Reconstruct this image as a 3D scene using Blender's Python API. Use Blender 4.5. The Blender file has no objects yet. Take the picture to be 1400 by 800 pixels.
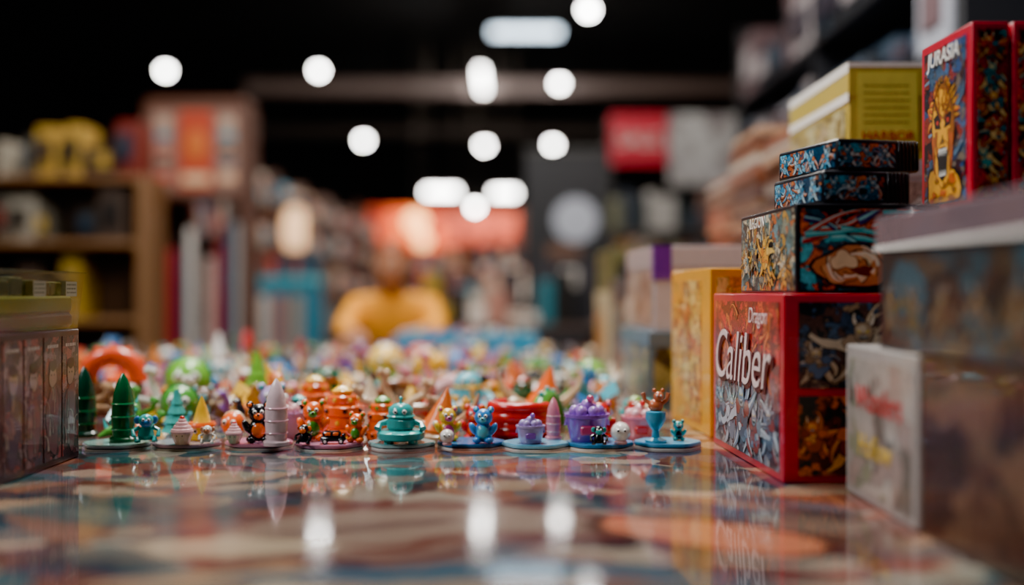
import bpy, math, random
import numpy as np
from mathutils import Vector, Matrix, Euler
R = random.Random(7)

# ------------------------------------------------------------------ colour / material helpers
def lin(c):
    return c/12.92 if c <= .04045 else ((c+.055)/1.055)**2.4
def hx(s):
    return tuple(lin(int(s[i:i+2], 16)/255) for i in (0, 2, 4))
def newmat(name):
    m = bpy.data.materials.new(name); m.use_nodes = True
    return m, m.node_tree, m.node_tree.nodes["Principled BSDF"]
def plain(name, col, rough=.5, metal=0, coat=0, bump=0, bscale=60):
    m, nt, b = newmat(name)
    n = nt.nodes.new("ShaderNodeTexNoise"); n.inputs["Scale"].default_value = bscale
    tc = nt.nodes.new("ShaderNodeTexCoord"); nt.links.new(tc.outputs["Object"], n.inputs["Vector"])
    mx = nt.nodes.new("ShaderNodeMix"); mx.data_type = 'RGBA'
    mx.inputs[6].default_value = (*[c*.85 for c in col], 1); mx.inputs[7].default_value = (*[min(1, c*1.12) for c in col], 1)
    nt.links.new(n.outputs["Fac"], mx.inputs[0]); nt.links.new(mx.outputs[2], b.inputs["Base Color"])
    b.inputs["Roughness"].default_value = rough; b.inputs["Metallic"].default_value = metal
    b.inputs["Coat Weight"].default_value = coat
    if bump:
        bp = nt.nodes.new("ShaderNodeBump"); bp.inputs["Strength"].default_value = bump
        nt.links.new(n.outputs["Fac"], bp.inputs["Height"]); nt.links.new(bp.outputs[0], b.inputs["Normal"])
    return m
def vcol(name, rough=.3, coat=0, sss=0):
    m, nt, b = newmat(name)
    a = nt.nodes.new("ShaderNodeAttribute"); a.attribute_name = "Col"
    n = nt.nodes.new("ShaderNodeTexNoise"); n.inputs["Scale"].default_value = 90
    tc = nt.nodes.new("ShaderNodeTexCoord"); nt.links.new(tc.outputs["Object"], n.inputs["Vector"])
    mr = nt.nodes.new("ShaderNodeMapRange"); mr.inputs[3].default_value = .8; mr.inputs[4].default_value = 1.15
    nt.links.new(n.outputs["Fac"], mr.inputs[0])
    mx = nt.nodes.new("ShaderNodeMix"); mx.data_type = 'RGBA'; mx.blend_type = 'MULTIPLY'; mx.inputs[0].default_value = 1
    nt.links.new(a.outputs["Color"], mx.inputs[6]); nt.links.new(mr.outputs[0], mx.inputs[7])
    nt.links.new(mx.outputs[2], b.inputs["Base Color"])
    b.inputs["Roughness"].default_value = rough; b.inputs["Coat Weight"].default_value = coat
    return m
def emit(name, col, s):
    m, nt, b = newmat(name)
    b.inputs["Base Color"].default_value = (*col, 1)
    b.inputs["Emission Color"].default_value = (*col, 1); b.inputs["Emission Strength"].default_value = s
    return m
def emit_print(name, cols, s, scale=1.5):
    m, nt, b = newmat(name)
    tc = nt.nodes.new("ShaderNodeTexCoord"); n = nt.nodes.new("ShaderNodeTexNoise"); n.inputs["Scale"].default_value = scale
    nt.links.new(tc.outputs["Object"], n.inputs["Vector"]); r = nt.nodes.new("ShaderNodeValToRGB"); e = r.color_ramp.elements
    while len(e) < len(cols): e.new(.5)
    for i in range(len(cols)): e[i].position = .32+.36*i/(len(cols)-1)
    for i, c in enumerate(cols): e[i].color = (*hx(c), 1)
    nt.links.new(n.outputs["Fac"], r.inputs[0]); nt.links.new(r.outputs[0], b.inputs["Emission Color"]); nt.links.new(r.outputs[0], b.inputs["Base Color"])
    b.inputs["Emission Strength"].default_value = s
    return m
def art(name, cols, scale=22, dist=.6, seed=0, edge=.05, rough=.3, cols2=None, zs=None, stretch=(1, 1, 1), coat=.5, br=(.5, 1.5)):
    """comic style printed art: warped cells of flat colour with ink outlines"""
    m, nt, b = newmat(name); N = nt.nodes; L = nt.links
    tc = N.new("ShaderNodeTexCoord"); mp = N.new("ShaderNodeMapping")
    mp.inputs["Location"].default_value = (seed*1.7, seed*.9, seed*2.3)
    mp.inputs["Scale"].default_value = tuple(scale*s for s in stretch)
    L.new(tc.outputs["Object"], mp.inputs["Vector"])
    nz = N.new("ShaderNodeTexNoise"); nz.inputs["Scale"].default_value = .9; nz.inputs["Detail"].default_value = 3
    L.new(mp.outputs[0], nz.inputs["Vector"])
    sb = N.new("ShaderNodeVectorMath"); sb.operation = 'SUBTRACT'; sb.inputs[1].default_value = (.5, .5, .5)
    L.new(nz.outputs["Color"], sb.inputs[0])
    sc = N.new("ShaderNodeVectorMath"); sc.operation = 'SCALE'; sc.inputs["Scale"].default_value = dist*5
    L.new(sb.outputs[0], sc.inputs[0])
    ad = N.new("ShaderNodeVectorMath"); L.new(mp.outputs[0], ad.inputs[0]); L.new(sc.outputs[0], ad.inputs[1])
    vo = N.new("ShaderNodeTexVoronoi"); vo.inputs["Scale"].default_value = 1
    L.new(ad.outputs[0], vo.inputs["Vector"])
    sp = N.new("ShaderNodeSeparateColor"); L.new(vo.outputs["Color"], sp.inputs[0])
    def ramp(cc):
        r = N.new("ShaderNodeValToRGB"); r.color_ramp.interpolation = 'CONSTANT'
        e = r.color_ramp.elements
        while len(e) < len(cc): e.new(.5)
        for i, c in enumerate(cc):
            e[i].position = i/len(cc)
        for i, c in enumerate(cc):
            e[i].color = (*hx(c), 1)
        L.new(sp.outputs[0], r.inputs[0]); return r.outputs[0]
    out = ramp(cols)
    if cols2:
        o2 = ramp(cols2); sx = N.new("ShaderNodeSeparateXYZ"); L.new(tc.outputs["Object"], sx.inputs[0])
        mr = N.new("ShaderNodeMapRange"); mr.inputs[1].default_value = zs[0]; mr.inputs[2].default_value = zs[1]
        L.new(sx.outputs[2], mr.inputs[0])
        mm = N.new("ShaderNodeMix"); mm.data_type = 'RGBA'; L.new(mr.outputs[0], mm.inputs[0])
        L.new(out, mm.inputs[6]); L.new(o2, mm.inputs[7]); out = mm.outputs[2]
    ve = N.new("ShaderNodeTexVoronoi"); ve.feature = 'DISTANCE_TO_EDGE'; ve.inputs["Scale"].default_value = 1
    L.new(ad.outputs[0], ve.inputs["Vector"])
    er = N.new("ShaderNodeMapRange"); er.inputs[1].default_value = edge*.5; er.inputs[2].default_value = edge+.001
    er.inputs[3].default_value = .15; L.new(ve.outputs["Distance"], er.inputs[0])
    n2 = N.new("ShaderNodeTexNoise"); n2.inputs["Scale"].default_value = 3.5; n2.inputs["Detail"].default_value = 5
    L.new(ad.outputs[0], n2.inputs["Vector"])
    m2 = N.new("ShaderNodeMapRange"); m2.inputs[1].default_value = .3; m2.inputs[2].default_value = .7
    m2.inputs[3].default_value = br[0]; m2.inputs[4].default_value = br[1]; L.new(n2.outputs["Fac"], m2.inputs[0])
    mu = N.new("ShaderNodeMath"); mu.operation = 'MULTIPLY'; L.new(er.outputs[0], mu.inputs[0]); L.new(m2.outputs[0], mu.inputs[1])
    mx = N.new("ShaderNodeMix"); mx.data_type = 'RGBA'; mx.blend_type = 'MULTIPLY'; mx.inputs[0].default_value = 1
    L.new(out, mx.inputs[6]); L.new(mu.outputs[0], mx.inputs[7]); L.new(mx.outputs[2], b.inputs["Base Color"])
    b.inputs["Roughness"].default_value = rough; b.inputs["Coat Weight"].default_value = coat
    b.inputs["Coat Roughness"].default_value = .15
    return m
def film(name, tint=(1, 1, 1), gloss=.12):
    m = bpy.data.materials.new(name); m.use_nodes = True; nt = m.node_tree; nt.nodes.clear()
    o = nt.nodes.new("ShaderNodeOutputMaterial"); t = nt.nodes.new("ShaderNodeBsdfTransparent")
    t.inputs[0].default_value = (*tint, 1)
    g = nt.nodes.new("ShaderNodeBsdfGlossy"); g.inputs["Roughness"].default_value = .12
    fr = nt.nodes.new("ShaderNodeLayerWeight"); fr.inputs[0].default_value = .3
    mr = nt.nodes.new("ShaderNodeMapRange"); mr.inputs[3].default_value = gloss; mr.inputs[4].default_value = .7
    nt.links.new(fr.outputs["Fresnel"], mr.inputs[0])
    mx = nt.nodes.new("ShaderNodeMixShader"); nt.links.new(mr.outputs[0], mx.inputs[0])
    nt.links.new(t.outputs[0], mx.inputs[1]); nt.links.new(g.outputs[0], mx.inputs[2]); nt.links.new(mx.outputs[0], o.inputs[0])
    return m

M_TOY = vcol("toy_plastic", .22, .4)
M_MAT = vcol("matte_print", .55)
M_INK = vcol("box_print", .35, .4)
M_BLACKMETAL = plain("black_metal", hx('151515'), .5)

# ------------------------------------------------------------------ mesh builder
class MB:
    def __init__(s):
        s.V = []; s.L = []; s.C = []; s.K = []; s.n = 0; s.M = Matrix.Identity(4)
    def add(s, V, F, col, T=None):
        V = np.asarray(V, float)
        M = s.M @ T if T is not None else s.M
        A = np.array(M)
        V = V @ A[:3, :3].T + A[:3, 3]
        s.V.append(V); base = s.n; s.n += len(V)
        for f in F:
            s.L.extend([i+base for i in f]); s.C.append(len(f)); s.K.append(col)
    def lathe(s, prof, col, n=16, T=None, lobes=0, amp=0):
        V = []; F = []; m = len(prof)
        for (r, z) in prof:
            for i in range(n):
                a = 2*math.pi*i/n; rr = r*(1+amp*math.cos(lobes*a))
                V.append((rr*math.cos(a), rr*math.sin(a), z))
        for j in range(m-1):
            for i in range(n):
                k = (i+1) % n
                F.append((j*n+i, j*n+k, (j+1)*n+k, (j+1)*n+i))
        F.append(tuple(range(n-1, -1, -1))); F.append(tuple((m-1)*n+i for i in range(n)))
        s.add(V, F, col, T)
    def sph(s, c, r, col, n=14, rot=None):
        if not hasattr(r, '__len__'): r = (r, r, r)
        m = max(5, n//2+1); prof = []
        for j in range(m):
            t = math.pi*j/(m-1); prof.append((max(.02, math.sin(t)), -math.cos(t)))
        T = Matrix.Translation(c)
        if rot: T = T @ Euler(rot).to_matrix().to_4x4()
        s.lathe(prof, col, n, T @ Matrix.Diagonal((*r, 1)))
    def cyl(s, a, b, r1, r2, col, n=12, bev=True):
        a = Vector(a); b = Vector(b); d = b-a; h = d.length
        q = d.to_track_quat('Z', 'Y').to_matrix().to_4x4()
        e = min(r1, r2, h)*.15
        prof = [(max(1e-5, r1-e), 0), (r1, e), (r2, h-e), (max(1e-5, r2-e), h)] if bev and r2 > 1e-4 else [(r1, 0), (max(r2, 1e-5), h)]
        s.lathe(prof, col, n, Matrix.Translation(a) @ q)
    def box(s, a, b, col, T=None, e=0):
        x0, y0, z0 = a; x1, y1, z1 = b
        if e:
            V = []
            for z, k in ((z0, e), (z0+e, 0), (z1-e, 0), (z1, e)):
                for (x, y) in ((x0+e, y0+k), (x1-e, y0+k), (x1-k, y0+e), (x1-k, y1-e), (x1-e, y1-k), (x0+e, y1-k), (x0+k, y1-e), (x0+k, y0+e)):
                    V.append((x, y, z))
            F = []
            for j in range(3):
                for i in range(8):
                    k = (i+1) % 8; F.append((j*8+i, j*8+k, (j+1)*8+k, (j+1)*8+i))
            F.append(tuple(range(7, -1, -1))); F.append(tuple(range(24, 32)))
            s.add(V, F, col, T); return
        V = [(x0, y0, z0), (x1, y0, z0), (x1, y1, z0), (x0, y1, z0), (x0, y0, z1), (x1, y0, z1), (x1, y1, z1), (x0, y1, z1)]
        s.add(V, [(3, 2, 1, 0), (4, 5, 6, 7), (0, 1, 5, 4), (1, 2, 6, 5), (2, 3, 7, 6), (3, 0, 4, 7)], col, T)
    def torus(s, c, R_, r, col, a0=0, a1=2*math.pi, n=20, m=8, T=None):
        V = []; F = []; full = abs(a1-a0-2*math.pi) < 1e-3
        for i in range(n + (0 if full else 1)):
            a = a0+(a1-a0)*i/n
            for j in range(m):
                b = 2*math.pi*j/m
                V.append((c[0]+(R_+r*math.cos(b))*math.cos(a), c[1]+r*math.sin(b), c[2]+(R_+r*math.cos(b))*math.sin(a)))
        cnt = len(V)//m
        for i in range(n):
            for j in range(m):
                i2 = (i+1) % cnt; j2 = (j+1) % m
                F.append((i*m+j, i*m+j2, i2*m+j2, i2*m+j))
        if not full:
            F.append(tuple(range(m))); F.append(tuple(range(cnt*m-1, cnt*m-m-1, -1)))
        s.add(V, F, col, T)
    def tube(s, pts, rs, col, n=8):
        pts = [Vector(p) for p in pts]
        V = []; F = []
        for i, p in enumerate(pts):
            d = (pts[min(i+1, len(pts)-1)]-pts[max(i-1, 0)]).normalized()
            q = d.to_track_quat('Z', 'Y')
            for j in range(n):
                a = 2*math.pi*j/n
                V.append(p + q @ Vector((rs[i]*math.cos(a), rs[i]*math.sin(a), 0)))
        for i in range(len(pts)-1):
            for j in range(n):
                k = (j+1) % n; F.append((i*n+j, i*n+k, (i+1)*n+k, (i+1)*n+j))
        F.append(tuple(range(n-1, -1, -1))); F.append(tuple((len(pts)-1)*n+i for i in range(n)))
        s.add([tuple(v) for v in V], F, col)
    def obj(s, name, mat, parent=None, loc=(0, 0, 0), rotz=0, ang=40, zmin=None):
        me = bpy.data.meshes.new(name)
        V = np.concatenate(s.V); L = np.array(s.L, np.int32); C = np.array(s.C, np.int32)
        if zmin is not None: V[:, 2] = np.maximum(V[:, 2], zmin)
        me.vertices.add(len(V)); me.vertices.foreach_set("co", V.ravel().astype(np.float32))
        me.loops.add(len(L)); me.loops.foreach_set("vertex_index", L)
        st = np.concatenate(([0], np.cumsum(C)[:-1])).astype(np.int32)
        me.polygons.add(len(C)); me.polygons.foreach_set("loop_start", st); me.polygons.foreach_set("loop_total", C)
        me.update(calc_edges=True)
        K = np.repeat(np.array([(*k, 1) for k in s.K], np.float32), C, axis=0)
        ca = me.color_attributes.new("Col", 'FLOAT_COLOR', 'CORNER'); ca.data.foreach_set("color", K.ravel())
        me.polygons.foreach_set("use_smooth", np.ones(len(C), bool))
        try: me.set_sharp_from_angle(angle=math.radians(ang))
        except Exception: pass
        me.materials.append(mat)
        o = bpy.data.objects.new(name, me); bpy.context.scene.collection.objects.link(o)
        o.location = loc; o.rotation_euler = (0, 0, rotz)
        if parent: o.parent = parent
        return o

def cube(name, a, b, mat, bev=0, parent=None, loc=None, rotz=0):
    mb = MB(); mb.box(a, b, (1, 1, 1))
    o = mb.obj(name, mat, parent)
    if loc: o.location = loc
    o.rotation_euler[2] = rotz
    if bev:
        md = o.modifiers.new("bevel", 'BEVEL'); md.width = bev; md.segments = 3
    return o
def empty(name, loc):
    e = bpy.data.objects.new(name, None); bpy.context.scene.collection.objects.link(e); e.location = loc; return e

# ------------------------------------------------------------------ ROOM
TZ = .75
M_FLOOR = plain("concrete_floor", hx('3a3633'), .45, bump=.05, bscale=3)
M_WALL = plain("dark_wall_paint", hx('141417'), .8)
M_CEIL = plain("black_ceiling_paint", hx('08080a'), .9)
cube("floor", (-15, -5, -.1), (15, 45, 0), M_FLOOR)
cube("ceiling", (-15, -5, 7.6), (15, 45, 7.7), M_CEIL)
cube("wall_back", (-15, 45, 0), (15, 45.2, 7.6), M_WALL)
cube("wall_front", (-15, -5.2, 0), (15, -5, 7.6), M_WALL)
cube("wall_left", (-15.2, -5, 0), (-15, 45, 7.6), M_WALL)
cube("wall_right", (15, -5, 0), (15.2, 45, 7.6), M_WALL)
M_BEAM = vcol("painted_steel_beam", .6)
for y, x0, x1, z, cc in ((27, -6.6, 5.6, 5.85, '6a5c58'), (34.5, -8.2, 7.2, 5.9, '66605e')):
    mb = MB(); c = hx(cc)
    mb.box((x0, y-.15, z-.03), (x1, y+.15, z), c); mb.box((x0, y-.02, z), (x1, y+.02, z+.30), c); mb.box((x0, y-.15, z+.30), (x1, y+.15, z+.33), c)
    k = x0+.2
    while k < x1:
        mb.box((k-.02, y-.02, z+.33), (k+.02, y+.02, 7.6), hx('151515')); k += 3
    mb.obj("ceiling_beam", M_BEAM)
# hanging lamps
M_LAMP = emit("lamp_glow", (1, .98, .94), 75)
M_LAMPS = emit("tube_glow", (1, .98, .94), 34)
M_LAMPD = emit("tube_glow_dim", (.7, .86, 1), 7)
def pendant(x, y, z, r=.13):
    e = empty("pendant_lamp", (x, y, z))
    mb = MB(); mb.lathe([(r*1.5, .02), (r*1.5, .05), (r*.7, r*1.5), (r*.3, r*2)], hx('202020'), 20); mb.cyl((0, 0, r*1.9), (0, 0, 7.6-z), .012, .012, hx('101010'))
    mb.obj("shade", M_BLACKMETAL, e)
    mb = MB(); mb.sph((0, 0, -r*.3), (r, r, r), (1, 1, 1), 20); mb.obj("globe", M_LAMP, e)
for p in ((1.35, 19.4, 6), (-7.8, 24.7, 6), (-4.35, 24.7, 6), (1.13, 26.2, 6), (-4.86, 35.9, 6), (-.94, 37.2, 6), (1.38, 37, 6)):
    pendant(*p, r=.10 if p[1] < 30 else .13)
pendant(-.63, 18.7, 2.45, .07)
def tube(x0, x1, y0, y1, z, mat, th=.1):
    e = empty("fluorescent_light", ((x0+x1)/2, (y0+y1)/2, z))
    w = (x1-x0)/2; d = (y1-y0)/2
    mb = MB(); mb.box((-w-.03, -d-.03, th), (w+.03, d+.03, th+.06), hx('222222'))
    for sx in (-1, 1):
        mb.cyl((sx*w*.8, sx*d*.8, th+.06), (sx*w*.8, sx*d*.8, 7.6-z), .006, .006, hx('101010'), 8)
    mb.obj("housing", M_BLACKMETAL, e)
    mb = MB(); mb.box((-w, -d, -th), (w, d, th), (1, 1, 1), e=.02); mb.obj("diffuser", mat, e)
tube(-.40, .92, 21.1, 21.3, 6, M_LAMPD, .06)
tube(-.78, -.64, 24.9, 26.9, 5.98, M_LAMPS)
tube(-1.48, -.92, 18.6, 18.75, 2.68, M_LAMPS, .05)
tube(-.33, .08, 18.6, 18.75, 2.66, M_LAMPS, .05)

# ------------------------------------------------------------------ TABLE
def table_material():
    m, nt, b = newmat("glossy_printed_tabletop"); N = nt.nodes; L = nt.links
    tc = N.new("ShaderNodeTexCoord")
    nz = N.new("ShaderNodeTexNoise"); nz.inputs["Scale"].default_value = 3.6; nz.inputs["Detail"].default_value = 4
    L.new(tc.outputs["Object"], nz.inputs["Vector"])
    sb = N.new("ShaderNodeVectorMath"); sb.operation = 'SUBTRACT'; sb.inputs[1].default_value = (.5, .5, .5); L.new(nz.outputs["Color"], sb.inputs[0])
    sc = N.new("ShaderNodeVectorMath"); sc.operation = 'SCALE'; sc.inputs["Scale"].default_value = .26; L.new(sb.outputs[0], sc.inputs[0])
    ad = N.new("ShaderNodeVectorMath"); L.new(tc.outputs["Object"], ad.inputs[0]); L.new(sc.outputs[0], ad.inputs[1])
    def cells(scale, cols, off):
        n1 = N.new("ShaderNodeTexVoronoi"); n1.inputs["Scale"].default_value = scale
        mp = N.new("ShaderNodeMapping"); mp.inputs["Location"].default_value = (off, off*.7, 0); mp.inputs["Scale"].default_value = (.8, 1.3, 1); L.new(ad.outputs[0], mp.inputs[0]); L.new(mp.outputs[0], n1.inputs["Vector"])
        sp = N.new("ShaderNodeSeparateColor"); L.new(n1.outputs["Color"], sp.inputs[0])
        r = N.new("ShaderNodeValToRGB"); r.color_ramp.interpolation = 'CONSTANT'; e = r.color_ramp.elements
        while len(e) < len(cols): e.new(.5)
        for i in range(len(cols)): e[i].position = i/len(cols)
        for i, c in enumerate(cols): e[i].color = (*hx(c), 1)
        L.new(sp.outputs[0], r.inputs[0]); return r.outputs[0]
    a = cells(7.5, ['6a4438', '2c5458', '8a5a40', '3a3034', '8a4a34', '4c686a', '6e3234', 'a08c70', '2a2a30', '6a5a58', '1e3a48'], 0)
    c2 = cells(19, ['6a4034', '224048', '9a6a50', '2a262c', '8a5240', '4a6a6e', '561e24', 'b09c80', '201c20', '54485a', 'c8b49c'], 3.3)
    mm = N.new("ShaderNodeMix"); mm.data_type = 'RGBA'; mm.inputs[0].default_value = .45; L.new(a, mm.inputs[6]); L.new(c2, mm.inputs[7])
    out = mm.outputs[2]
    def blob(out, cx, cy, rx, ry, col, soft=.1, amt=.9):
        mp = N.new("ShaderNodeMapping"); mp.vector_type = 'POINT'
        mp.inputs["Location"].default_value = (-cx/rx, -cy/ry, 0); mp.inputs["Scale"].default_value = (1/rx, 1/ry, 0)
        L.new(ad.outputs[0], mp.inputs[0])
        ln = N.new("ShaderNodeVectorMath"); ln.operation = 'LENGTH'; L.new(mp.outputs[0], ln.inputs[0])
        mr = N.new("ShaderNodeMapRange"); mr.inputs[1].default_value = 1-soft; mr.inputs[2].default_value = 1+soft; mr.inputs[3].default_value = amt; mr.inputs[4].default_value = 0
        L.new(ln.outputs["Value"], mr.inputs[0])
        mx = N.new("ShaderNodeMix"); mx.data_type = 'RGBA'; L.new(mr.outputs[0], mx.inputs[0]); L.new(out, mx.inputs[6]); mx.inputs[7].default_value = (*hx(col), 1)
        return mx.outputs[2]
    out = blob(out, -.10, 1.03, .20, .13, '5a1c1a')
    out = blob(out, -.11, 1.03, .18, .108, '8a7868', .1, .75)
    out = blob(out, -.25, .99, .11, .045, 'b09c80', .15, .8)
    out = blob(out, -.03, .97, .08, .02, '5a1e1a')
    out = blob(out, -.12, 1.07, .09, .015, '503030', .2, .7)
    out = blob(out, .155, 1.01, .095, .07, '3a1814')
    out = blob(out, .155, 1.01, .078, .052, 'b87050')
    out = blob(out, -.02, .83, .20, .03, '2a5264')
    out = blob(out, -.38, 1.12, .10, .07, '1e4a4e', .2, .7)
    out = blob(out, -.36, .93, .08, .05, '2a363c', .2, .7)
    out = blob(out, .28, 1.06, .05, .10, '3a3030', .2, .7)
    L.new(out, b.inputs["Base Color"])
    n3 = N.new("ShaderNodeTexNoise"); n3.inputs["Scale"].default_value = 14; L.new(tc.outputs["Object"], n3.inputs["Vector"])
    mr = N.new("ShaderNodeMapRange"); mr.inputs[3].default_value = .06; mr.inputs[4].default_value = .12; L.new(n3.outputs["Fac"], mr.inputs[0]); L.new(mr.outputs[0], b.inputs["Roughness"])
    b.inputs["IOR"].default_value = 1.5
    b.inputs["Coat Weight"].default_value = .35; b.inputs["Coat Roughness"].default_value = .03
    return m
M_TABLE = table_material()
tab = empty("display_table", (0, 0, 0))
cube("tabletop", (-1.4, .15, TZ-.035), (1.15, 4.55, TZ), M_TABLE, .004, tab)
mb = MB()
for x in (-1.3, 1.05):
    for y in (.25, 2.3, 4.4): mb.box((x-.03, y-.03, 0), (x+.03, y+.03, TZ-.035), hx('222222'), e=.004)
mb.box((-1.33, .22, TZ-.1), (1.08, .25, TZ-.035), hx('222222')); mb.box((-1.33, 4.4, TZ-.1), (1.08, 4.43, TZ-.035), hx('222222'))
mb.obj("legs", M_BLACKMETAL, tab)

# ------------------------------------------------------------------ TOYS
ORG, RED, TEAL, BLU, PUR, PNK = hx('ff6a10'), hx('d8181c'), hx('2fb0ac'), hx('3a88d0'), hx('8f58bc'), hx('e88a9c')
LPK, GRN, DGR, YEL, CRM, BRN = hx('f0b8ba'), hx('4fa038'), hx('0d6038'), hx('f8c42a'), hx('ecdcb8'), hx('96582e')
BLK, WHT, LIL, CYN, PCH, MAG = hx('18181c'), hx('f2ede4'), hx('b79ccb'), hx('5fcadc'), hx('f0a078'), hx('cc4478')
def eyes(mb, c, s, n=8, sep=.35, fy=-1):
    for k in (-1, 1):
        mb.sph((c[0]+k*s*sep, c[1]+fy*s*.85, c[2]+s*.2), s*.24, WHT, n)
        mb.sph((c[0]+k*s*sep, c[1]+fy*s*1.03, c[2]+s*.2), s*.13, BLK, n)
HZ = Matrix.Rotation(math.pi/2, 4, 'X')
def t_rocket(mb, c, n):
    a, b = c[0], c[1]
    mb.lathe([(.019, 0), (.019, .005), (.015, .008), (.015, .012), (.0165, .03), (.016, .05), (.0125, .072), (.007, .088), (.0012, .097)], a, n, lobes=8, amp=.03)
    for z, r in ((.018, .0155), (.036, .0165), (.054, .0155)): mb.torus((0, 0, 0), r, .0014, b, T=Matrix.Translation((0, 0, z)) @ HZ, n=n, m=6)
def t_bear(mb, c, n):
    a, b = c[0], c[1]
    mb.sph((0, 0, .016), (.014, .012, .015), a, n); mb.sph((0, -.008, .016), (.009, .006, .01), b, n)
    mb.sph((0, -.001, .038), (.014, .0125, .0125), a, n)
    mb.sph((0, -.012, .035), (.006, .005, .0045), b, n); mb.sph((0, -.0165, .037), .0018, BLK, 6)
    for k in (-1, 1):
        mb.sph((k*.011, 0, .049), .005, a, n); mb.sph((k*.011, -.003, .049), .003, b, n)
        mb.sph((k*.015, -.004, .021), (.005, .005, .010), a, n, (0, k*.5, 0)); mb.sph((k*.009, -.007, .005), (.007, .009, .005), a, n)
    eyes(mb, (0, -.001, .038), .0125)
def t_monkey(mb, c, n):
    a, b = c[0], c[1]
    mb.lathe([(.008, .006), (.012, .012), (.010, .022), (.005, .028)], a, n)
    mb.sph((0, -.002, .034), (.011, .010, .010), a, n); mb.sph((0, -.009, .031), (.008, .005, .006), b, n)
    for k in (-1, 1):
        mb.sph((k*.012, 0, .035), (.005, .002, .006), b, n)
        mb.tube([(k*.009, 0, .024), (k*.018, -.003, .02), (k*.017, -.009, .012)], [.0035, .003, .0035], a, 8)
        mb.tube([(k*.006, 0, .01), (k*.012, -.006, .008), (k*.012, -.008, .004)], [.0045, .004, .005], a, 8)
    mb.tube([(0, .009, .008), (0, .018, .01), (.004, .02, .022), (.01, .016, .028)], [.003, .0025, .0025, .002], a, 8)
    eyes(mb, (0, -.002, .034), .0105)
def t_cupcake(mb, c, n):
    a, b = c[0], c[1]
    mb.lathe([(.010, 0), (.0165, .017), (.015, .018)], b, max(n, 24), lobes=12, amp=.05)
    for i in range(4):
        mb.torus((0, 0, 0), .0125-.0033*i, .0052-.0005*i, a, T=Matrix.Translation((0, 0, .02+.0055*i)) @ HZ, n=n, m=8)
    mb.sph((0, 0, .04), .004, RED, n)
    eyes(mb, (0, -.001, .012), .012)
def t_robot(mb, c, n):
    a, b = c[0], c[1]
    mb.lathe([(.028, .004), (.031, .006), (.031, .013), (.026, .016)], a, n)
    for k in range(4):
        t = math.pi/4+k*math.pi/2; mb.cyl((.022*math.cos(t), .022*math.sin(t), 0), (.022*math.cos(t), .022*math.sin(t), .008), .005, .004, b, 8)
    mb.lathe([(.015, .016), (.0185, .02), (.0185, .029), (.014, .033)], a, n)
    mb.lathe([(.016, .033), (.0165, .037), (.0155, .044), (.010, .049), (.002, .051)], a, n)
    mb.torus((0, 0, 0), .0165, .0018, b, T=Matrix.Translation((0, 0, .034)) @ HZ, n=n, m=6)
    eyes(mb, (0, 0, .037), .0155)
    mb.cyl((0, 0, .05), (0, 0, .055), .002, .001, b, 6); mb.sph((0, 0, .0565), .0025, b, 8)
    for k in (-1, 1):
        mb.tube([(k*.017, 0, .026), (k*.026, -.003, .024), (k*.029, -.009, .018)], [.004, .0035, .005], a, 8)
def t_car(mb, c, n):
    a, b = c[0], c[1]
    mb.box((-.036, -.018, .007), (.036, .018, .022), a, e=.005)
    mb.box((-.030, -.016, .020), (.022, .016, .037), a, e=.006)
    mb.box((-.024, -.0168, .024), (-.006, .0168, .033), b, e=.002); mb.box((-.001, -.0168, .024), (.016, .0168, .033), b, e=.002)
    mb.box((.024, -.017, .02), (.034, .017, .03), a, e=.003)
    for x in (-.022, .022):
        for y in (-1, 1):
            mb.cyl((x, y*.014, .008), (x, y*.021, .008), .008, .008, BLK, n); mb.cyl((x, y*.021, .008), (x, y*.0225, .008), .004, .003, WHT, 8)
    for y in (-.010, .010): mb.sph((.036, y, .015), .003, YEL, 8)
    mb.cyl((-.012, 0, .036), (-.012, 0, .041), .004, .003, b, 8)
def t_tower(mb, c, n):
    a, b = c[0], c[1]
    z = 0
    for i, (r, h) in enumerate(((.021, .012), (.018, .012), (.019, .011), (.015, .010))):
        mb.lathe([(r*.9, z), (r, z+.002), (r, z+h-.002), (r*.85, z+h)], a, n)
        for k in range(6):
            t = k*math.pi/3+i*.4; mb.sph((r*math.cos(t), r*math.sin(t), z+h/2), .0025, b if i % 2 else BLK, 6)
        z += h
    mb.lathe([(.009, z), (.011, z+.004), (.004, z+.009)], b, n)
def t_tub(mb, c, n):
    a, b = c[0], c[1]
    mb.lathe([(.020, 0), (.022, .003), (.027, .03), (.029, .031), (.029, .035), (.026, .035), (.024, .03)], a, n)
    for k in range(6):
        t = k*math.pi/3; mb.sph((.015*math.cos(t), .015*math.sin(t), .038), .008, b, 10)
    mb.sph((0, 0, .044), .009, b, 10); mb.sph((.004, -.004, .054), .005, c[2], 8)
    mb.torus((0, 0, .02), .027, .002, b, 0, math.pi, 14, 6)
    mb.box((-.010, -.0285, .010), (.010, -.022, .022), c[2], e=.002)
def t_horn(mb, c, n):
    a, b = c[0], c[1]
    mb.lathe([(.020, 0.004), (.021, .008), (.014, .022), (.006, .04), (.001, .052)], a, n, Matrix.Rotation(.2, 4, 'Y'))
    mb.lathe([(.023, 0), (.023, .004), (.019, .007)], b, n)
    for k in (-1, 1):
        mb.tube([(k*.012, 0, .01), (k*.025, 0, .018), (k*.037, 0, .03), (k*.042, 0, .044)], [.006, .005, .0035, .001], b, 8)
    eyes(mb, (0, -.004, .014), .013)
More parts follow.
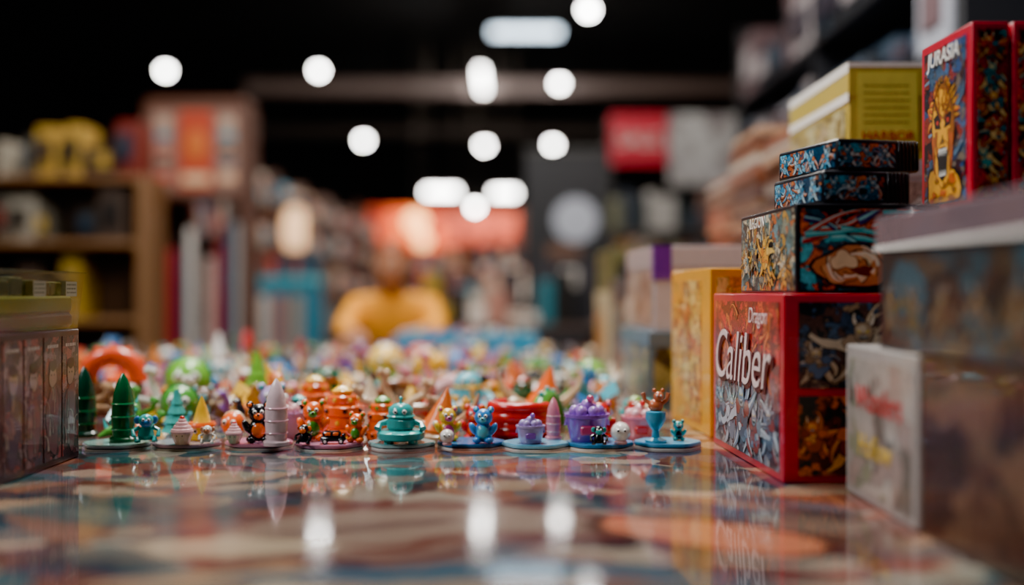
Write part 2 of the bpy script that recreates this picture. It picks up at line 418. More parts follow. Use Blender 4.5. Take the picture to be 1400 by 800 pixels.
def t_goblet(mb, c, n):
    a, b = c[0], c[1]
    mb.lathe([(.013, 0), (.013, .003), (.005, .006), (.004, .014), (.008, .019), (.0125, .028), (.012, .036), (.009, .037)], a, n)
    mb.sph((0, 0, .043), (.009, .008, .008), b, n); mb.sph((.003, -.002, .054), (.006, .006, .006), b, n); eyes(mb, (.003, -.002, .054), .006)
    for k in (-1, 1):
        mb.tube([(k*.006, 0, .045), (k*.013, 0, .05), (k*.015, 0, .058)], [.003, .0025, .003], b, 6); mb.sph((.003+k*.005, -.001, .061), .0025, b, 6)
def t_tree(mb, c, n):
    mb.cyl((0, 0, 0), (0, 0, .014), .005, .004, BRN, 8)
    for i in range(4):
        mb.lathe([(.019-.0038*i, .011+.012*i), (.018-.0038*i, .013+.012*i), (.006-.001*i, .029+.012*i)], c[0], n, lobes=7, amp=.07)
def t_arch(mb, c, n):
    mb.torus((0, 0, 0), .034, .010, c[0], 0, math.pi, 20, 10)
    mb.torus((0, 0, 0), .024, .004, c[1], 0, math.pi, 18, 8)
    for k in range(7):
        t = (k+.5)*math.pi/7; mb.sph((.044*math.cos(t), 0, .044*math.sin(t)), .004, c[1], 8)
def t_dragon(mb, c, n):
    a, b = c[0], c[1]
    pts = [(-.030, .006, .004), (-.018, .004, .010), (-.004, 0, .014), (.008, -.002, .018), (.014, -.004, .03), (.012, -.010, .041)]
    mb.tube(pts, [.002, .006, .010, .0105, .0065, .006], a, 10)
    mb.sph((.013, -.016, .044), (.0075, .012, .007), a, n); mb.sph((.013, -.026, .042), (.005, .005, .0035), b, 8)
    for i, p in enumerate(pts[1:]): mb.cyl((p[0]-.002, p[1]+.004, p[2]+.005), (p[0]-.006, p[1]+.008, p[2]+.018), .003, .0002, b, 6, False)
    for k in (-1, 1):
        mb.cyl((.002, k*.009, .014), (.004, k*.012, 0), .005, .004, a, 8); mb.cyl((.013+k*.004, -.013, .05), (.013+k*.008, -.008, .06), .002, .0002, b, 6, False)
        mb.add([(0, k*.008, .02), (-.012, k*.03, .040), (-.02, k*.026, .026), (-.012, k*.014, .018), (0.0, k*.028, .03)], [(0, 3, 2, 1), (0, 1, 4)], b)
    eyes(mb, (.013, -.016, .045), .0075)
def t_ball(mb, c, n):
    mb.lathe([(.012, 0), (.014, .004), (.009, .007)], c[1], n); mb.sph((0, 0, .024), .019, c[0], max(n, 16))
    mb.torus((0, 0, .024), .0185, .002, c[1], n=18, m=6); eyes(mb, (0, 0, .024), .019)
def t_cone(mb, c, n):
    mb.lathe([(.015, 0), (.016, .002), (.012, .006), (.012, .016), (.010, .018), (.006, .034), (.0008, .048)], c[0], n)
    mb.torus((0, 0, 0), .0125, .003, c[1], T=Matrix.Translation((0, 0, .017)) @ HZ, n=n, m=6); eyes(mb, (0, 0, .008), .012)
def t_sofa(mb, c, n):
    a = c[0]
    mb.lathe([(.040, 0), (.044, .005), (.043, .018), (.040, .022)], a, 28)
    mb.torus((0, 0, 0), .037, .009, a, 0, math.pi*1.25, 24, 10, T=Matrix.Translation((0, 0, .027)) @ Matrix.Rotation(-.4, 4, 'Z') @ HZ)
    mb.torus((0, 0, 0), .038, .007, a, 0, math.pi*1.2, 24, 10, T=Matrix.Translation((0, 0, .040)) @ Matrix.Rotation(-.4, 4, 'Z') @ HZ)
    mb.torus((0, 0, 0), .043, .002, c[1], T=Matrix.Translation((0, 0, .012)) @ HZ, n=28, m=6)
def t_bones(mb, c, n):
    a, b = c[0], c[1]
    mb.lathe([(.018, 0), (.020, .004), (.015, .012), (.008, .015)], b, n)
    for k, (dx, dz) in enumerate(((-.040, .036), (.034, .040), (-.012, .052), (.040, .022))):
        mb.tube([(0, 0, .012), (dx*.5, -.004+k*.004, dz*.45+.008), (dx*.9, k*.003, dz*.8), (dx, k*.003, dz)], [.005, .004, .0035, .003], a, 8)
        mb.sph((dx+.003, k*.003, dz+.002), .005, a, 8); mb.sph((dx-.003, k*.003, dz+.004), .0045, a, 8)
TYPES = dict(toy_rocket=t_rocket, toy_bear=t_bear, toy_monkey=t_monkey, toy_cupcake=t_cupcake, toy_robot=t_robot, toy_car=t_car, toy_tower=t_tower,
             toy_tub=t_tub, toy_horned_monster=t_horn, toy_goblet_creature=t_goblet, toy_tree=t_tree, toy_arch=t_arch, toy_dragon=t_dragon,
             toy_ball_monster=t_ball, toy_cone_hat_gnome=t_cone, toy_round_sofa=t_sofa, toy_bone_pile=t_bones)
def toy(name, x, y, z, cols, rot=0, s=1.0):
    mb = MB(); cols = list(cols)+[WHT]; TYPES[name](mb, cols, 18)
    o = mb.obj(name, M_TOY, None, (x, y, z), rot, zmin=0); o.scale = (s, s, s); return o
TH = .0085
def tile(x, y, top, mid, r=.052, rot=0.26):
    mb = MB()
    def hexa(z0, z1, rr, col):
        pts = []
        for k in range(6):
            a = k*math.pi/3
            for d in (-.14, .14):
                pts.append((rr*math.cos(a+d), rr*.86*math.sin(a+d)))
        n = len(pts); V = [(p[0], p[1], z0) for p in pts]+[(p[0], p[1], z1) for p in pts]
        F = [tuple(range(n-1, -1, -1)), tuple(range(n, 2*n))]+[(i, (i+1) % n, n+(i+1) % n, n+i) for i in range(n)]
        mb.add(V, F, col)
    hexa(0, .0022, r, WHT); hexa(.0022, .0038, r*.985, BLK); hexa(.0038, .0070, r, mid); hexa(.0070, TH, r*.97, top)
    mb.obj("hex_game_tile", M_TOY, None, (x, y, TZ), rot)
tl = [(-.560, hx('7f9f96'), hx('aab0b0')), (-.463, hx('a08f98'), hx('c09cac')), (-.361, hx('d88aa8'), hx('e8a0b8')), (-.259, hx('d89ab8'), hx('c0839f')),
      (-.157, hx('6fb0b2'), hx('a8d0cc')), (-.058, hx('3a80b8'), hx('3070a4')), (.033, hx('68b8d4'), hx('90cce0')), (.124, hx('48a0d0'), hx('3880b0')), (.222, hx('6ab8dc'), hx('4a98c0'))]
for i, (x, a, b) in enumerate(tl):
    tile(x, 1.555+(i % 3)*.006, a, b, .049 if i % 2 else .048, rot=R.uniform(-.06, .06))
Z1 = TZ+TH
BK = 1.637
front = [
 ('toy_rocket', -.553, 1.56, (DGR, hx('1c8a50')), 0, 1.0), ('toy_rocket', -.655, 1.68, (hx('0c3a2a'), DGR), 0, 1.1),
 ('toy_monkey', -.512, 1.535, (TEAL, BLU), .3, .95), ('toy_tree', -.500, BK, (hx('46b8b0'), GRN), 0, 1.15), ('toy_dragon', -.585, BK+.01, (GRN, TEAL), .4, 1.1),
 ('toy_cupcake', -.460, 1.53, (LPK, hx('e8bca4')), 0, .9), ('toy_cone_hat_gnome', -.446, 1.578, (YEL, ORG), 0, 1.3), ('toy_monkey', -.424, 1.528, (WHT, PCH), 0, .6),
 ('toy_ball_monster', -.415, BK, (ORG, CRM), -.2, 1.0), ('toy_tub', -.345, BK+.015, (LIL, LPK, WHT), 0, 1.15),
 ('toy_cupcake', -.390, 1.54, (LPK, CRM), 0, .7), ('toy_bear', -.358, 1.55, (BLK, ORG), .2, 1.08),
 ('toy_rocket', -.327, 1.522, (hx('f4d4d8'), hx('eab4c0')), 0, .95), ('toy_bear', -.284, 1.57, (ORG, GRN), .1, 1.1), ('toy_monkey', -.288, 1.522, (BLK, ORG), -.3, .65),
 ('toy_tower', -.254, BK+.005, (ORG, YEL), 0, 1.5), ('toy_car', -.250, 1.535, (BLK, ORG), .1, .5), ('toy_bear', -.219, 1.552, (ORG, GRN), -.3, .8), ('toy_tower', -.194, BK+.008, (ORG, GRN), 0, 1.2),
 ('toy_robot', -.157, 1.55, (TEAL, hx('49c8c2')), 0, 1.1),
 ('toy_horned_monster', -.112, BK+.020, (hx('e8722a'), hx('c8a078')), .2, 1.5), ('toy_bear', -.092, 1.567, (YEL, MAG), .2, .92), ('toy_ball_monster', -.090, 1.522, (WHT, LPK), 0, .5), ('toy_bear', -.056, BK, (RED, ORG), 0, 1.0),
 ('toy_bear', -.040, 1.545, (BLU, CYN), -.1, .95), ('toy_round_sofa', .012, 1.690, (RED, hx('b01216')), 0, 1.15),
 ('toy_tub', .026, 1.542, (LIL, hx('a58fc4'), PUR), 0, .72), ('toy_rocket', .060, 1.585, (PNK, LPK), 0, .62),
 ('toy_tub', .107, 1.565, (PUR, hx('a878cc'), MAG), 0, 1.12), ('toy_monkey', .120, 1.516, (BLK, TEAL), 0, .62),
 ('toy_ball_monster', .152, 1.533, (WHT, LPK), 0, .7), ('toy_bear', .132, BK+.005, (RED, PNK), 0, 1.1), ('toy_tub', .192, BK+.012, (PNK, LPK, RED), 0, 1.0),
 ('toy_goblet_creature', .203, 1.55, (hx('3fa8cc'), hx('d07048')), 0, 1.2), ('toy_bear', .238, 1.57, (TEAL, BLK), 0, .55),
]
for (nm, x, y, cols, rot, s) in front:
    toy(nm, x, y, Z1 if y < 1.6 else TZ, cols, rot, s)
PAL = [ORG, ORG, hx('f08a24'), RED, RED, hx('a83828'), TEAL, TEAL, CYN, BLU, BLU, PUR, PNK, LPK, GRN, GRN, DGR, hx('8ab83c'), YEL, YEL, YEL, CRM, CRM, WHT, WHT, BRN, hx('c8a078'), hx('5a3828'), hx('b08a68'), BLK, BLK, hx('2a5a3a'), hx('7a5a48'), hx('3a4a5a'), LIL]
mass = MB()
big = [('toy_arch', -.735, 2.02, .055, (hx('f0562a'), ORG), .1, 1.5), ('toy_ball_monster', -.62, 2.1, 0, (hx('78c03a'), GRN), .2, 2.2), ('toy_ball_monster', .16, 2.25, 0, (hx('86b848'), GRN), .2, 1.9),
       ('toy_ball_monster', -.545, 1.80, 0, (GRN, DGR), .2, 1.6), ('toy_ball_monster', -.30, 2.6, 0, (YEL, CRM), .2, 2.2), ('toy_dragon', -.43, 1.86, 0, (hx('e8782a'), YEL), .5, 1.7),
       ('toy_bone_pile', -.19, 1.80, 0, (hx('d8b890'), hx('7a4a2c')), .3, 1.6), ('toy_bone_pile', -.72, 1.82, 0, (hx('c09870'), BRN), -.2, 1.5), ('toy_horned_monster', .05, 1.90, 0, (ORG, hx('d8b890')), .2, 1.8),
       ('toy_tower', -.33, 1.84, 0, (ORG, YEL), .2, 1.5), ('toy_cone_hat_gnome', .0, 2.2, 0, (hx('e8722a'), RED), 0, 1.8), ('toy_dragon', .14, 1.95, 0, (BLU, CYN), 2.5, 1.6), ('toy_tree', -.50, 2.15, 0, (hx('7ac03a'), GRN), 0, 1.6),
       ('toy_robot', -.08, 1.98, 0, (CYN, YEL), 0, 1.5), ('toy_car', -.60, 1.95, 0, (hx('b8321c'), YEL), .5, 1.3), ('toy_arch', -.22, 2.1, .0, (BRN, CRM), .3, 1.3), ('toy_robot', -.36, 2.12, 0, (DGR, ORG), 0, 1.5), ('toy_cone_hat_gnome', -.25, 1.93, 0, (CRM, ORG), 0, 1.5)]
toy_r = {'toy_arch': .05, 'toy_ball_monster': .02, 'toy_dragon': .03, 'toy_bone_pile': .04, 'toy_horned_monster': .04, 'toy_tower': .022, 'toy_cone_hat_gnome': .018, 'toy_tree': .020, 'toy_robot': .03, 'toy_car': .035}
for b in big:
    mass.M = Matrix.Translation((b[1], b[2], TZ+b[3])) @ Matrix.Rotation(b[5], 4, 'Z') @ Matrix.Scale(b[6], 4); TYPES[b[0]](mass, list(b[4])+[WHT], 18)
mass.M = Matrix.Translation((-.735, 2.02, TZ)); mass.lathe([(.05, 0), (.055, .004), (.055, .05), (.05, .0545)], hx('5a3a28'), 24)
tn = list(TYPES.values())
wts = [2, 9, 7, 3, 5, 5, 6, 4, 9, 5, 4, 5, 12, 3, 6, 2, 11]
y = 1.735
while y < 3.5:
    x = -1.3 + R.uniform(0, .04)
    pitch = .066 + (y-1.6)*.018
    while x < .22:
        xx = x+R.uniform(-.014, .014); yy = y+R.uniform(-.014, .014)
        if all(math.hypot(xx-b[1], yy-b[2]) > (toy_r[b[0]]*b[6]+.022) for b in big) and math.hypot(xx+.655, yy-1.68) > .05 and math.hypot(xx-.012, yy-1.69) > .10:
            f = R.choices(tn, wts)[0]
            sc = R.uniform(.8, 1.25)*(1.35 if R.random() < .2 else 1)
            if f in (t_rocket,): sc *= .75
            if f in (t_sofa,): sc *= .7
            mass.M = Matrix.Translation((xx, yy, TZ)) @ Matrix.Rotation(R.uniform(-1.2, 1.2), 4, 'Z') @ Matrix.Scale(sc, 4)
            f(mass, [R.choice(PAL), R.choice(PAL), R.choice(PAL)], 12 if y < 2.1 else 8)
        x += pitch*R.uniform(.8, 1.15)
    y += pitch*.95
mass.obj("toy_figurine_crowd", M_TOY, zmin=TZ)
# teal tray behind
mb = MB(); mb.box((-.24, -.12, 0), (.24, .12, .004), hx('2a86a0')); c = hx('1f90b8')
mb.box((-.24, -.12, 0), (.24, -.112, .080), c, e=.002); mb.box((-.24, .112, 0), (.24, .12, .080), c, e=.002); mb.box((-.24, -.12, 0), (-.232, .12, .080), c, e=.002); mb.box((.232, -.12, 0), (.24, .12, .080), c, e=.002)
for i in range(44): mb.box((-.22+.01*i, -.1, .004), (-.212+.01*i, .1, .07+R.uniform(0, .035)), R.choice([WHT, CRM, CYN, PNK, BLU]))
mb.obj("card_tray", M_INK, None, (-.15, 3.75, TZ))

# ------------------------------------------------------------------ BOX HELPERS
def frame(dims, f):
    w, d, h = dims
    if f == 'F': return Vector((-w/2, -d/2, 0)), Vector((1, 0, 0)), Vector((0, 0, 1)), Vector((0, -1, 0)), w, h
    if f == 'L': return Vector((-w/2, d/2, 0)), Vector((0, -1, 0)), Vector((0, 0, 1)), Vector((-1, 0, 0)), d, h
    if f == 'R': return Vector((w/2, -d/2, 0)), Vector((0, 1, 0)), Vector((0, 0, 1)), Vector((1, 0, 0)), d, h
    return Vector((-w/2, -d/2, h)), Vector((1, 0, 0)), Vector((0, 1, 0)), Vector((0, 0, 1)), w, d
def gbox(name, x0, y0, z0, w, d, h, mat, rot=0, bev=.0018, lid=0):
    """game box, x0,y0 = near-left corner"""
    c = Vector((w/2, d/2, 0)); c.rotate(Euler((0, 0, rot)))
    mb = MB()
    if lid:
        t = .0012; mb.box((-w/2+t, -d/2+t, 0), (w/2-t, d/2-t, h*(1-lid)), (1, 1, 1)); mb.box((-w/2, -d/2, h*(1-lid)-.001), (w/2, d/2, h), (1, 1, 1))
    else: mb.box((-w/2, -d/2, 0), (w/2, d/2, h), (1, 1, 1))
    o = mb.obj(name, mat, None, (x0+c.x, y0+c.y, z0), rot)
    md = o.modifiers.new("bevel", 'BEVEL'); md.width = bev; md.segments = 3
    o["dims"] = (w, d, h); return o
def panel(o, f, u0, v0, u1, v1, mat, off=.0007, name="print_or_highlight_panel", col=(1, 1, 1)):
    O, U, V, N, lu, lv = frame(o["dims"], f)
    P = [O+U*(a*lu)+V*(b*lv)+N*off for a, b in ((u0, v0), (u1, v0), (u1, v1), (u0, v1))]
    B = [p-N*off*.9 for p in P]
    mb = MB(); mb.add([tuple(p) for p in P+B], [(0, 1, 2, 3), (0, 4, 5, 1), (1, 5, 6, 2), (2, 6, 7, 3), (3, 7, 4, 0)], col)
    return mb.obj(name, mat, o)
def text(o, f, s, u, v, size, mat, shear=0, name="title_text", ex=.0003, off=.0012, xs=1, rot=0, align='CENTER', bold=0):
    O, U, V, N, lu, lv = frame(o["dims"], f)
    cu = bpy.data.curves.new(name, 'FONT'); cu.body = s; cu.size = size; cu.shear = shear; cu.extrude = ex; cu.align_x = align; cu.align_y = 'CENTER'; cu.offset = bold
    cu.materials.append(mat)
    t = bpy.data.objects.new(name, cu); bpy.context.scene.collection.objects.link(t); t.parent = o
    M = Matrix((U, V, N)).transposed().to_4x4(); M.translation = O+U*u*lu+V*v*lv+N*off
    t.matrix_local = M @ Matrix.Rotation(rot, 4, 'Z') @ Matrix.Diagonal((xs, 1, 1, 1)); return t
class Ink:
    """flat printed drawing on a face"""
    def __init__(s, o, f, u0, v0, u1, v1, off=.001):
        s.o = o; s.O, s.U, s.V, s.N, s.lu, s.lv = frame(o["dims"], f); s.r = (u0*s.lu, v0*s.lv, u1*s.lu, v1*s.lv); s.mb = MB(); s.z = off
    def poly(s, pts, col):
        a, b, c, d = s.r; s.z += .000004
        P = [s.O+s.U*min(max(p[0], a), c)+s.V*min(max(p[1], b), d)+s.N*s.z for p in pts]
        s.mb.add([tuple(p) for p in P], [tuple(range(len(P)))], col)
    def blob(s, cu, cv, ru, rv, col, rnd, k=.15, n=22, ol=None):
        ph = [rnd.uniform(0, 6.28) for _ in range(3)]
        def ring(e): return [(cu+(ru+e)*math.cos(t)*(1+k*math.sin(3*t+ph[0])+k*.6*math.sin(5*t+ph[1])), cv+(rv+e)*math.sin(t)*(1+k*math.sin(3*t+ph[0])+k*.6*math.sin(5*t+ph[1]))) for t in [2*math.pi*i/n for i in range(n)]]
        if ol is not None: s.poly(ring(max(.0006, ru*.09)), ol)
        s.poly(ring(0), col)
    def strip(s, pts, ws, col):
        s.z += .000004
        a, b, c, d = s.r; V = []
        for i, p in enumerate(pts):
            q = pts[min(i+1, len(pts)-1)]; o = pts[max(i-1, 0)]; dx, dy = q[0]-o[0], q[1]-o[1]; l = math.hypot(dx, dy) or 1
            for k in (-1, 1):
                u = p[0]-k*dy/l*ws[i]; v = p[1]+k*dx/l*ws[i]
                V.append(tuple(s.O+s.U*min(max(u, a), c)+s.V*min(max(v, b), d)+s.N*s.z))
        s.mb.add(V, [(2*i+1, 2*i, 2*i+2, 2*i+3) for i in range(len(pts)-1)], col)
    def tentacle(s, u, v, ang, ln, w, col, hi, rnd, curl=None):
        curl = rnd.uniform(-2.5, 2.5) if curl is None else curl
        pts = []; ws = []; n = 10
        for i in range(n):
            t = i/(n-1); pts.append((u, v)); ws.append(w*(1-.8*t)*(1+.18*math.sin(t*14))+.0002); a = ang+curl*t*t; u += math.cos(a)*ln/n; v += math.sin(a)*ln/n
        s.strip(pts, [x*1.15+.0005 for x in ws], BLK); s.strip(pts, ws, col); s.strip([(p[0]+w*.2, p[1]+w*.3) for p in pts], [x*.3 for x in ws], hi)
    def creature(s, cu, cv, sz, cols, rnd, n=9):
        hi = cols[-1]
        for k in (-1, 1):
            s.tentacle(cu+k*sz*.25, cv-sz*.1, -1.57+k*.5, sz*.9, sz*.17, rnd.choice(cols), hi, rnd, k*.8)
            s.tentacle(cu+k*sz*.35, cv+sz*.2, (0 if k > 0 else 3.14)-k*rnd.uniform(-.5, .9), sz*rnd.uniform(.8, 1.3), sz*.15, rnd.choice(cols), hi, rnd)
        for i in range(max(0, n-5)):
            a = rnd.uniform(.2, 2.9); s.tentacle(cu, cv+sz*.2, a, sz*rnd.uniform(.7, 1.3), sz*.07, rnd.choice(cols), hi, rnd)
        s.blob(cu, cv, sz*.42, sz*.45, rnd.choice(cols), rnd, .08, ol=BLK)
        for i in range(6): s.blob(cu+rnd.uniform(-.3, .3)*sz, cv+rnd.uniform(-.35, .25)*sz, sz*.12, sz*.09, rnd.choice(cols), rnd, .2, 12, BLK)
        for k in (-1, 1): s.blob(cu+k*sz*.34, cv+sz*.25, sz*.19, sz*.17, rnd.choice(cols), rnd, .1, 14, BLK)
        hu, hv = cu+rnd.uniform(-.1, .1)*sz, cv+sz*.48
        for k in (-1, 1): s.tentacle(hu+k*sz*.12, hv+sz*.1, 1.57-k*.6, sz*.4, sz*.06, hi, WHT, rnd, k*1.2)
        s.blob(hu, hv, sz*.22, sz*.24, cols[0], rnd, .06, ol=BLK); s.blob(hu-sz*.04, hv+sz*.08, sz*.12, sz*.08, hi, rnd, .1)
        for k in (-1, 1): s.poly([(hu+k*sz*.03, hv+sz*.0), (hu+k*sz*.14, hv+sz*.07), (hu+k*sz*.12, hv-sz*.01)], hx('f0d040'))
        s.blob(hu, hv-sz*.12, sz*.12, sz*.06, BLK, rnd, .1)
        for i in range(4):
            u = hu-sz*.07+i*sz*.045; s.poly([(u-sz*.018, hv-sz*.08), (u+sz*.018, hv-sz*.08), (u, hv-sz*.14)], WHT)
    def lines(s, u0, v0, u1, n, dv, h, col, rnd):
        for i in range(n):
            u = u0; v = v0-i*dv
            while u < u1-.001:
                w = rnd.uniform(.002, .007); s.poly([(u, v), (min(u+w, u1), v), (min(u+w, u1), v+h), (u, v+h)], col); u += w+.0013
    def done(s, name="artwork"):
        return s.mb.obj(name, M_INK, s.o)
M_WHITE = plain("white_ink_or_highlight", hx('f0ece4'), .4); M_REDINK = plain("red_ink", hx('c02626'), .4); M_YINK = plain("yellow_ink", hx('d8b23a'), .4)
M_PKINK = plain("pale_pink_ink", hx('f8d8d4'), .4); M_DKRED = plain("dark_red_ink", hx('5a0a12'), .4)
M_RED = plain("red_glossy_card", hx('cc1034'), .3, coat=.4); M_YEL = plain("yellow_card", hx('f8ac14'), .35, coat=.3)
M_BLACK = plain("black_card", hx('1b1b22'), .35, coat=.3)
rr = random.Random(11)

# --- red framed game box
red = gbox("red_board_game_box", .3125, 1.262, TZ, .192, .345, .2185, M_RED, .05)
A_red = art("red_game_art", ['3a4656', '7a8694', '98a2ac', '26262e', '6d3a3a', 'a8a8a6', '4a5c70'], 46, .8, 3, .05, cols2=['e0262a', 'b8181e', 'f0502a', 'a0141a', 'e87030', '801018'], zs=(.07, .15))
panel(red, 'L', .045, .045, .955, .955, A_red)
ik = Ink(red, 'L', .05, .05, .95, .95)
for i in range(14): ik.tentacle(rr.uniform(.02, .32), rr.uniform(.12, .2), rr.uniform(0, 6.28), .05, .005, rr.choice([hx('8a1016'), hx('e86a3a'), hx('c83020')]), hx('f0904a'), rr)
gr = [hx('7a8694'), hx('4a5c70'), hx('a8b0b8'), hx('8a3a36'), hx('6a8098'), hx('c8d0d8')]
for (a, b, c) in ((.05, .05, .045), (.29, .05, .045), (.11, .045, .05), (.23, .04, .05), (.17, .055, .062)): ik.creature(a, b, c, gr, rr, 10)
ik.done()
text(red, 'L', "Caliber", .47, .585, .098, M_DKRED, .28, ex=.0003, off=.0024, xs=.95, bold=.0022)
text(red, 'L', "Caliber", .45, .60, .098, M_PKINK, .28, ex=.0003, off=.0032, xs=.95, bold=-.0004)
text(red, 'L', "Dragon", .70, .87, .028, M_PKINK, .2, ex=.0003, off=.0024)
A_r1 = art("creature_art_cool", ['3a4c66', '1a2638', '6a4a44', '4a6280', 'a08468', '161a20', '5a3e38'], 60, .8, 5, .05)
A_r2 = art("creature_art_warm", ['5a2a18', '1c1a18', 'a84a20', '32200f', 'd8682c', '16181c', '6a3a28'], 60, .8, 9, .05)
panel(red, 'F', .09, .50, .97, .955, A_r1); panel(red, 'F', .09, .04, .97, .46, A_r2)
tn_ = [hx('b09478'), hx('8a7058'), hx('c8ac8c'), hx('5a7090'), hx('e0ccb0')]
ik = Ink(red, 'F', .10, .51, .96, .95)
for (a, b, c) in ((.15, .14, .04), (.04, .135, .03), (.095, .15, .05)): ik.creature(a, b, c, tn_, rr, 10)
ik.done()
ik = Ink(red, 'F', .10, .05, .96, .45)
wm = [hx('e06a2a'), hx('a84a20'), hx('8a3018'), hx('f0a050')]
for (a, b, c) in ((.15, .04, .035), (.035, .05, .03), (.085, .045, .045)): ik.creature(a, b, c, wm, rr, 10)
ik.done()

# --- painted creature box on top
mid = gbox("illustrated_game_box", .333, 1.285, TZ+.2195, .172, .25, .105, M_BLACK, .05)
A_m1 = art("pen_art", ['8a9480', '3a4446', 'c8983a', '4f7a78', 'd8ccaa', '24282a', 'c86a2a', '6a98a0'], 60, .9, 13, .06)
A_m2 = art("sea_art", ['3fa8b8', '1f5468', 'b84a34', '4ac0d0', '22222a', 'e0704a', '2c8498'], 34, .9, 17, .05)
panel(mid, 'L', .02, .03, .98, .95, A_m1); panel(mid, 'F', .03, .03, .98, .94, A_m2)
ik = Ink(mid, 'L', .03, .04, .97, .94)
for i in range(9): ik.creature(rr.uniform(.03, .22), rr.uniform(.015, .05), rr.uniform(.020, .030), [rr.choice([hx('d8903a'), hx('8a9a88'), hx('dcd0b0')]), hx('6a5a48'), hx('5a8a90'), hx('e8b048')], rr, 8)
ik.creature(.13, .045, .034, [hx('f0aa2a'), hx('e88a1a'), hx('f4c860')], rr, 9)
ik.done(); text(mid, 'L', "LEGION", .35, .87, .020, M_WHITE, .2, off=.0022)
ik = Ink(mid, 'F', .04, .04, .97, .93)
for i in range(22): ik.tentacle(rr.uniform(-.01, .16), rr.uniform(.055, .1), rr.uniform(-.6, .6), .08, rr.uniform(.0025, .005), rr.choice([hx('e0503a'), hx('38b0c4'), hx('2c90a8'), hx('3cc0c8'), hx('4a3a7a'), hx('c83a3a')]), hx('98e0e0'), rr)
sk = [hx('e8a068'), hx('d08050'), hx('f4d0a4')]
ik.blob(.066, .031, .042, .024, sk[1], rr, .10, ol=BLK)
for i in range(16):
    t = i*.62; ik.tentacle(.066+.030*math.cos(t), .031+.014*math.sin(t), t+1.9, rr.uniform(.025, .040), rr.uniform(.005, .007), sk[i % 3], hx('fce8d0'), rr, rr.uniform(1.2, 2.6))
ik.blob(.056, .038, .016, .010, sk[2], rr, .2, ol=hx('8a3a20')); ik.blob(.079, .026, .012, .006, hx('7a2a1a'), rr, .2)
ik.done()

# --- two black slipcase boxes
A_s = art("slipcase_art", ['3f92bc', '1e4460', '8ac8e0', 'd8804a', '142230', '4fb8dc', 'b85a34', '1c5478'], 75, .9, 21, .04)
bl = [hx('5ab0d8'), hx('d87a48'), hx('8ac0d8'), hx('2a80a8'), hx('c8dce0')]
def slip(x, y, z, rot, h):
    o = gbox("slipcase_game_box", x, y, z, .112, .15, h, M_BLACK, rot, bev=.004)
    panel(o, 'L', .05, .12, .97, .86, A_s); panel(o, 'F', .02, .12, .70, .86, A_s)
    a = Ink(o, 'F', .03, .14, .69, .85)
    for i in range(3): a.creature(.014+.024*i, h*.42, h*.42, bl, rr, 6)
    a.done()
    a = Ink(o, 'L', .06, .14, .96, .85)
    for i in range(4): a.creature(.02+.035*i, h*.42, h*.42, bl, rr, 6)
    a.done()
    mb = MB()
    for k in range(6): mb.box((.112/2-.030+k*.005, -.15/2-.0016, .002), (.112/2-.027+k*.005, -.15/2+.002, h-.002), BLK, e=.0006)
    mb.obj("spine_ridges", M_BLACK, o)
slip(.370, 1.305, TZ+.2195+.1055, .16, .041)
slip(.390, 1.315, TZ+.2195+.1055+.0415, .24, .039)

# --- yellow box behind
yb = gbox("yellow_board_game_box", .3005, 1.665, TZ, .17, .27, .257, M_YEL, .07)
A_y = art("sandy_comic_art", ['f0a820', 'e0882a', 'f8d070', 'c86a20', 'f8a01a', 'e8b850', 'a85a20'], 26, .9, 25, .02)
panel(yb, 'L', .05, .05, .80, .93, A_y); panel(yb, 'F', .06, .05, .94, .95, A_y)
ik = Ink(yb, 'L', .06, .06, .79, .92)
for i in range(4): ik.creature(rr.uniform(.05, .17), .05+.045*i, .045, [hx('f0b050'), hx('d8782a'), hx('c05a20'), hx('f8d088')], rr, 9)
ik.done()

# --- stacked boxes further back
A_b = art("dark_cover_art", ['3a5664', '5a7480', '26262c', '8a7a4a', '486070', 'b0a068'], 20, .8, 31, .03)
A_p = art("pale_cover_art", ['b89484', 'c8b0a0', '8a5e4c', 'd0c0b8', 'a07870', 'a88a80'], 18, .8, 35, .02)
M_GREY = plain("grey_card", hx('5a6c78'), .3, coat=.4); M_PURP = plain("purple_card", hx('6a2a90'), .35, coat=.3); M_PALE = plain("pale_card", hx('c4b4b4'), .3, coat=.5)
b1 = gbox("grey_game_box", .262, 2.10, TZ, .24, .42, .145, M_GREY, .03, lid=.2); panel(b1, 'L', .03, .05, .95, .78, A_b); panel(b1, 'F', .04, .05, .96, .78, A_b)
b2 = gbox("purple_edged_game_box", .275, 2.12, TZ+.1455, .24, .40, .165, M_PALE, .03, lid=.25); panel(b2, 'L', .03, .05, .93, .72, A_p); panel(b2, 'F', .0, .60, .14, 1, M_PURP); panel(b2, 'L', .93, .6, 1, 1, M_PURP)
M_TAN = plain("tan_card", hx('94724c'), .5)
b3 = gbox("orange_comic_box", .30, 2.62, TZ, .22, .35, .20, M_TAN, 0, lid=.2); panel(b3, 'L', .05, .05, .95, .7, art("tan_art", ['c08c54', '90603c', 'd8b888', '5a4a3a'], 14, .6, 41))
text(b3, 'L', "COMICS", .5, .9, .04, M_WHITE)
gbx = gbox("dark_archive_box", .31, 3.05, TZ, .26, .40, .26, plain("dark_archive_card", hx('2c3038'), .4, coat=.3), 0, lid=.2); panel(gbx, 'L', .1, .15, .9, .7, A_b)
gbx = gbox("cream_comic_box", .30, 3.55, TZ, .26, .38, .22, plain("cream_card", hx('c8b48c'), .45), 0, lid=.2); panel(gbx, 'L', .1, .1, .9, .7, A_y); panel(gbx, 'F', .1, .1, .9, .7, A_p)
gbx = gbox("olive_comic_box", .32, 3.57, TZ+.2205, .22, .34, .14, plain("olive_card", hx('6a643a'), .45), .05, lid=.25); panel(gbx, 'F', .1, .1, .9, .7, A_b)
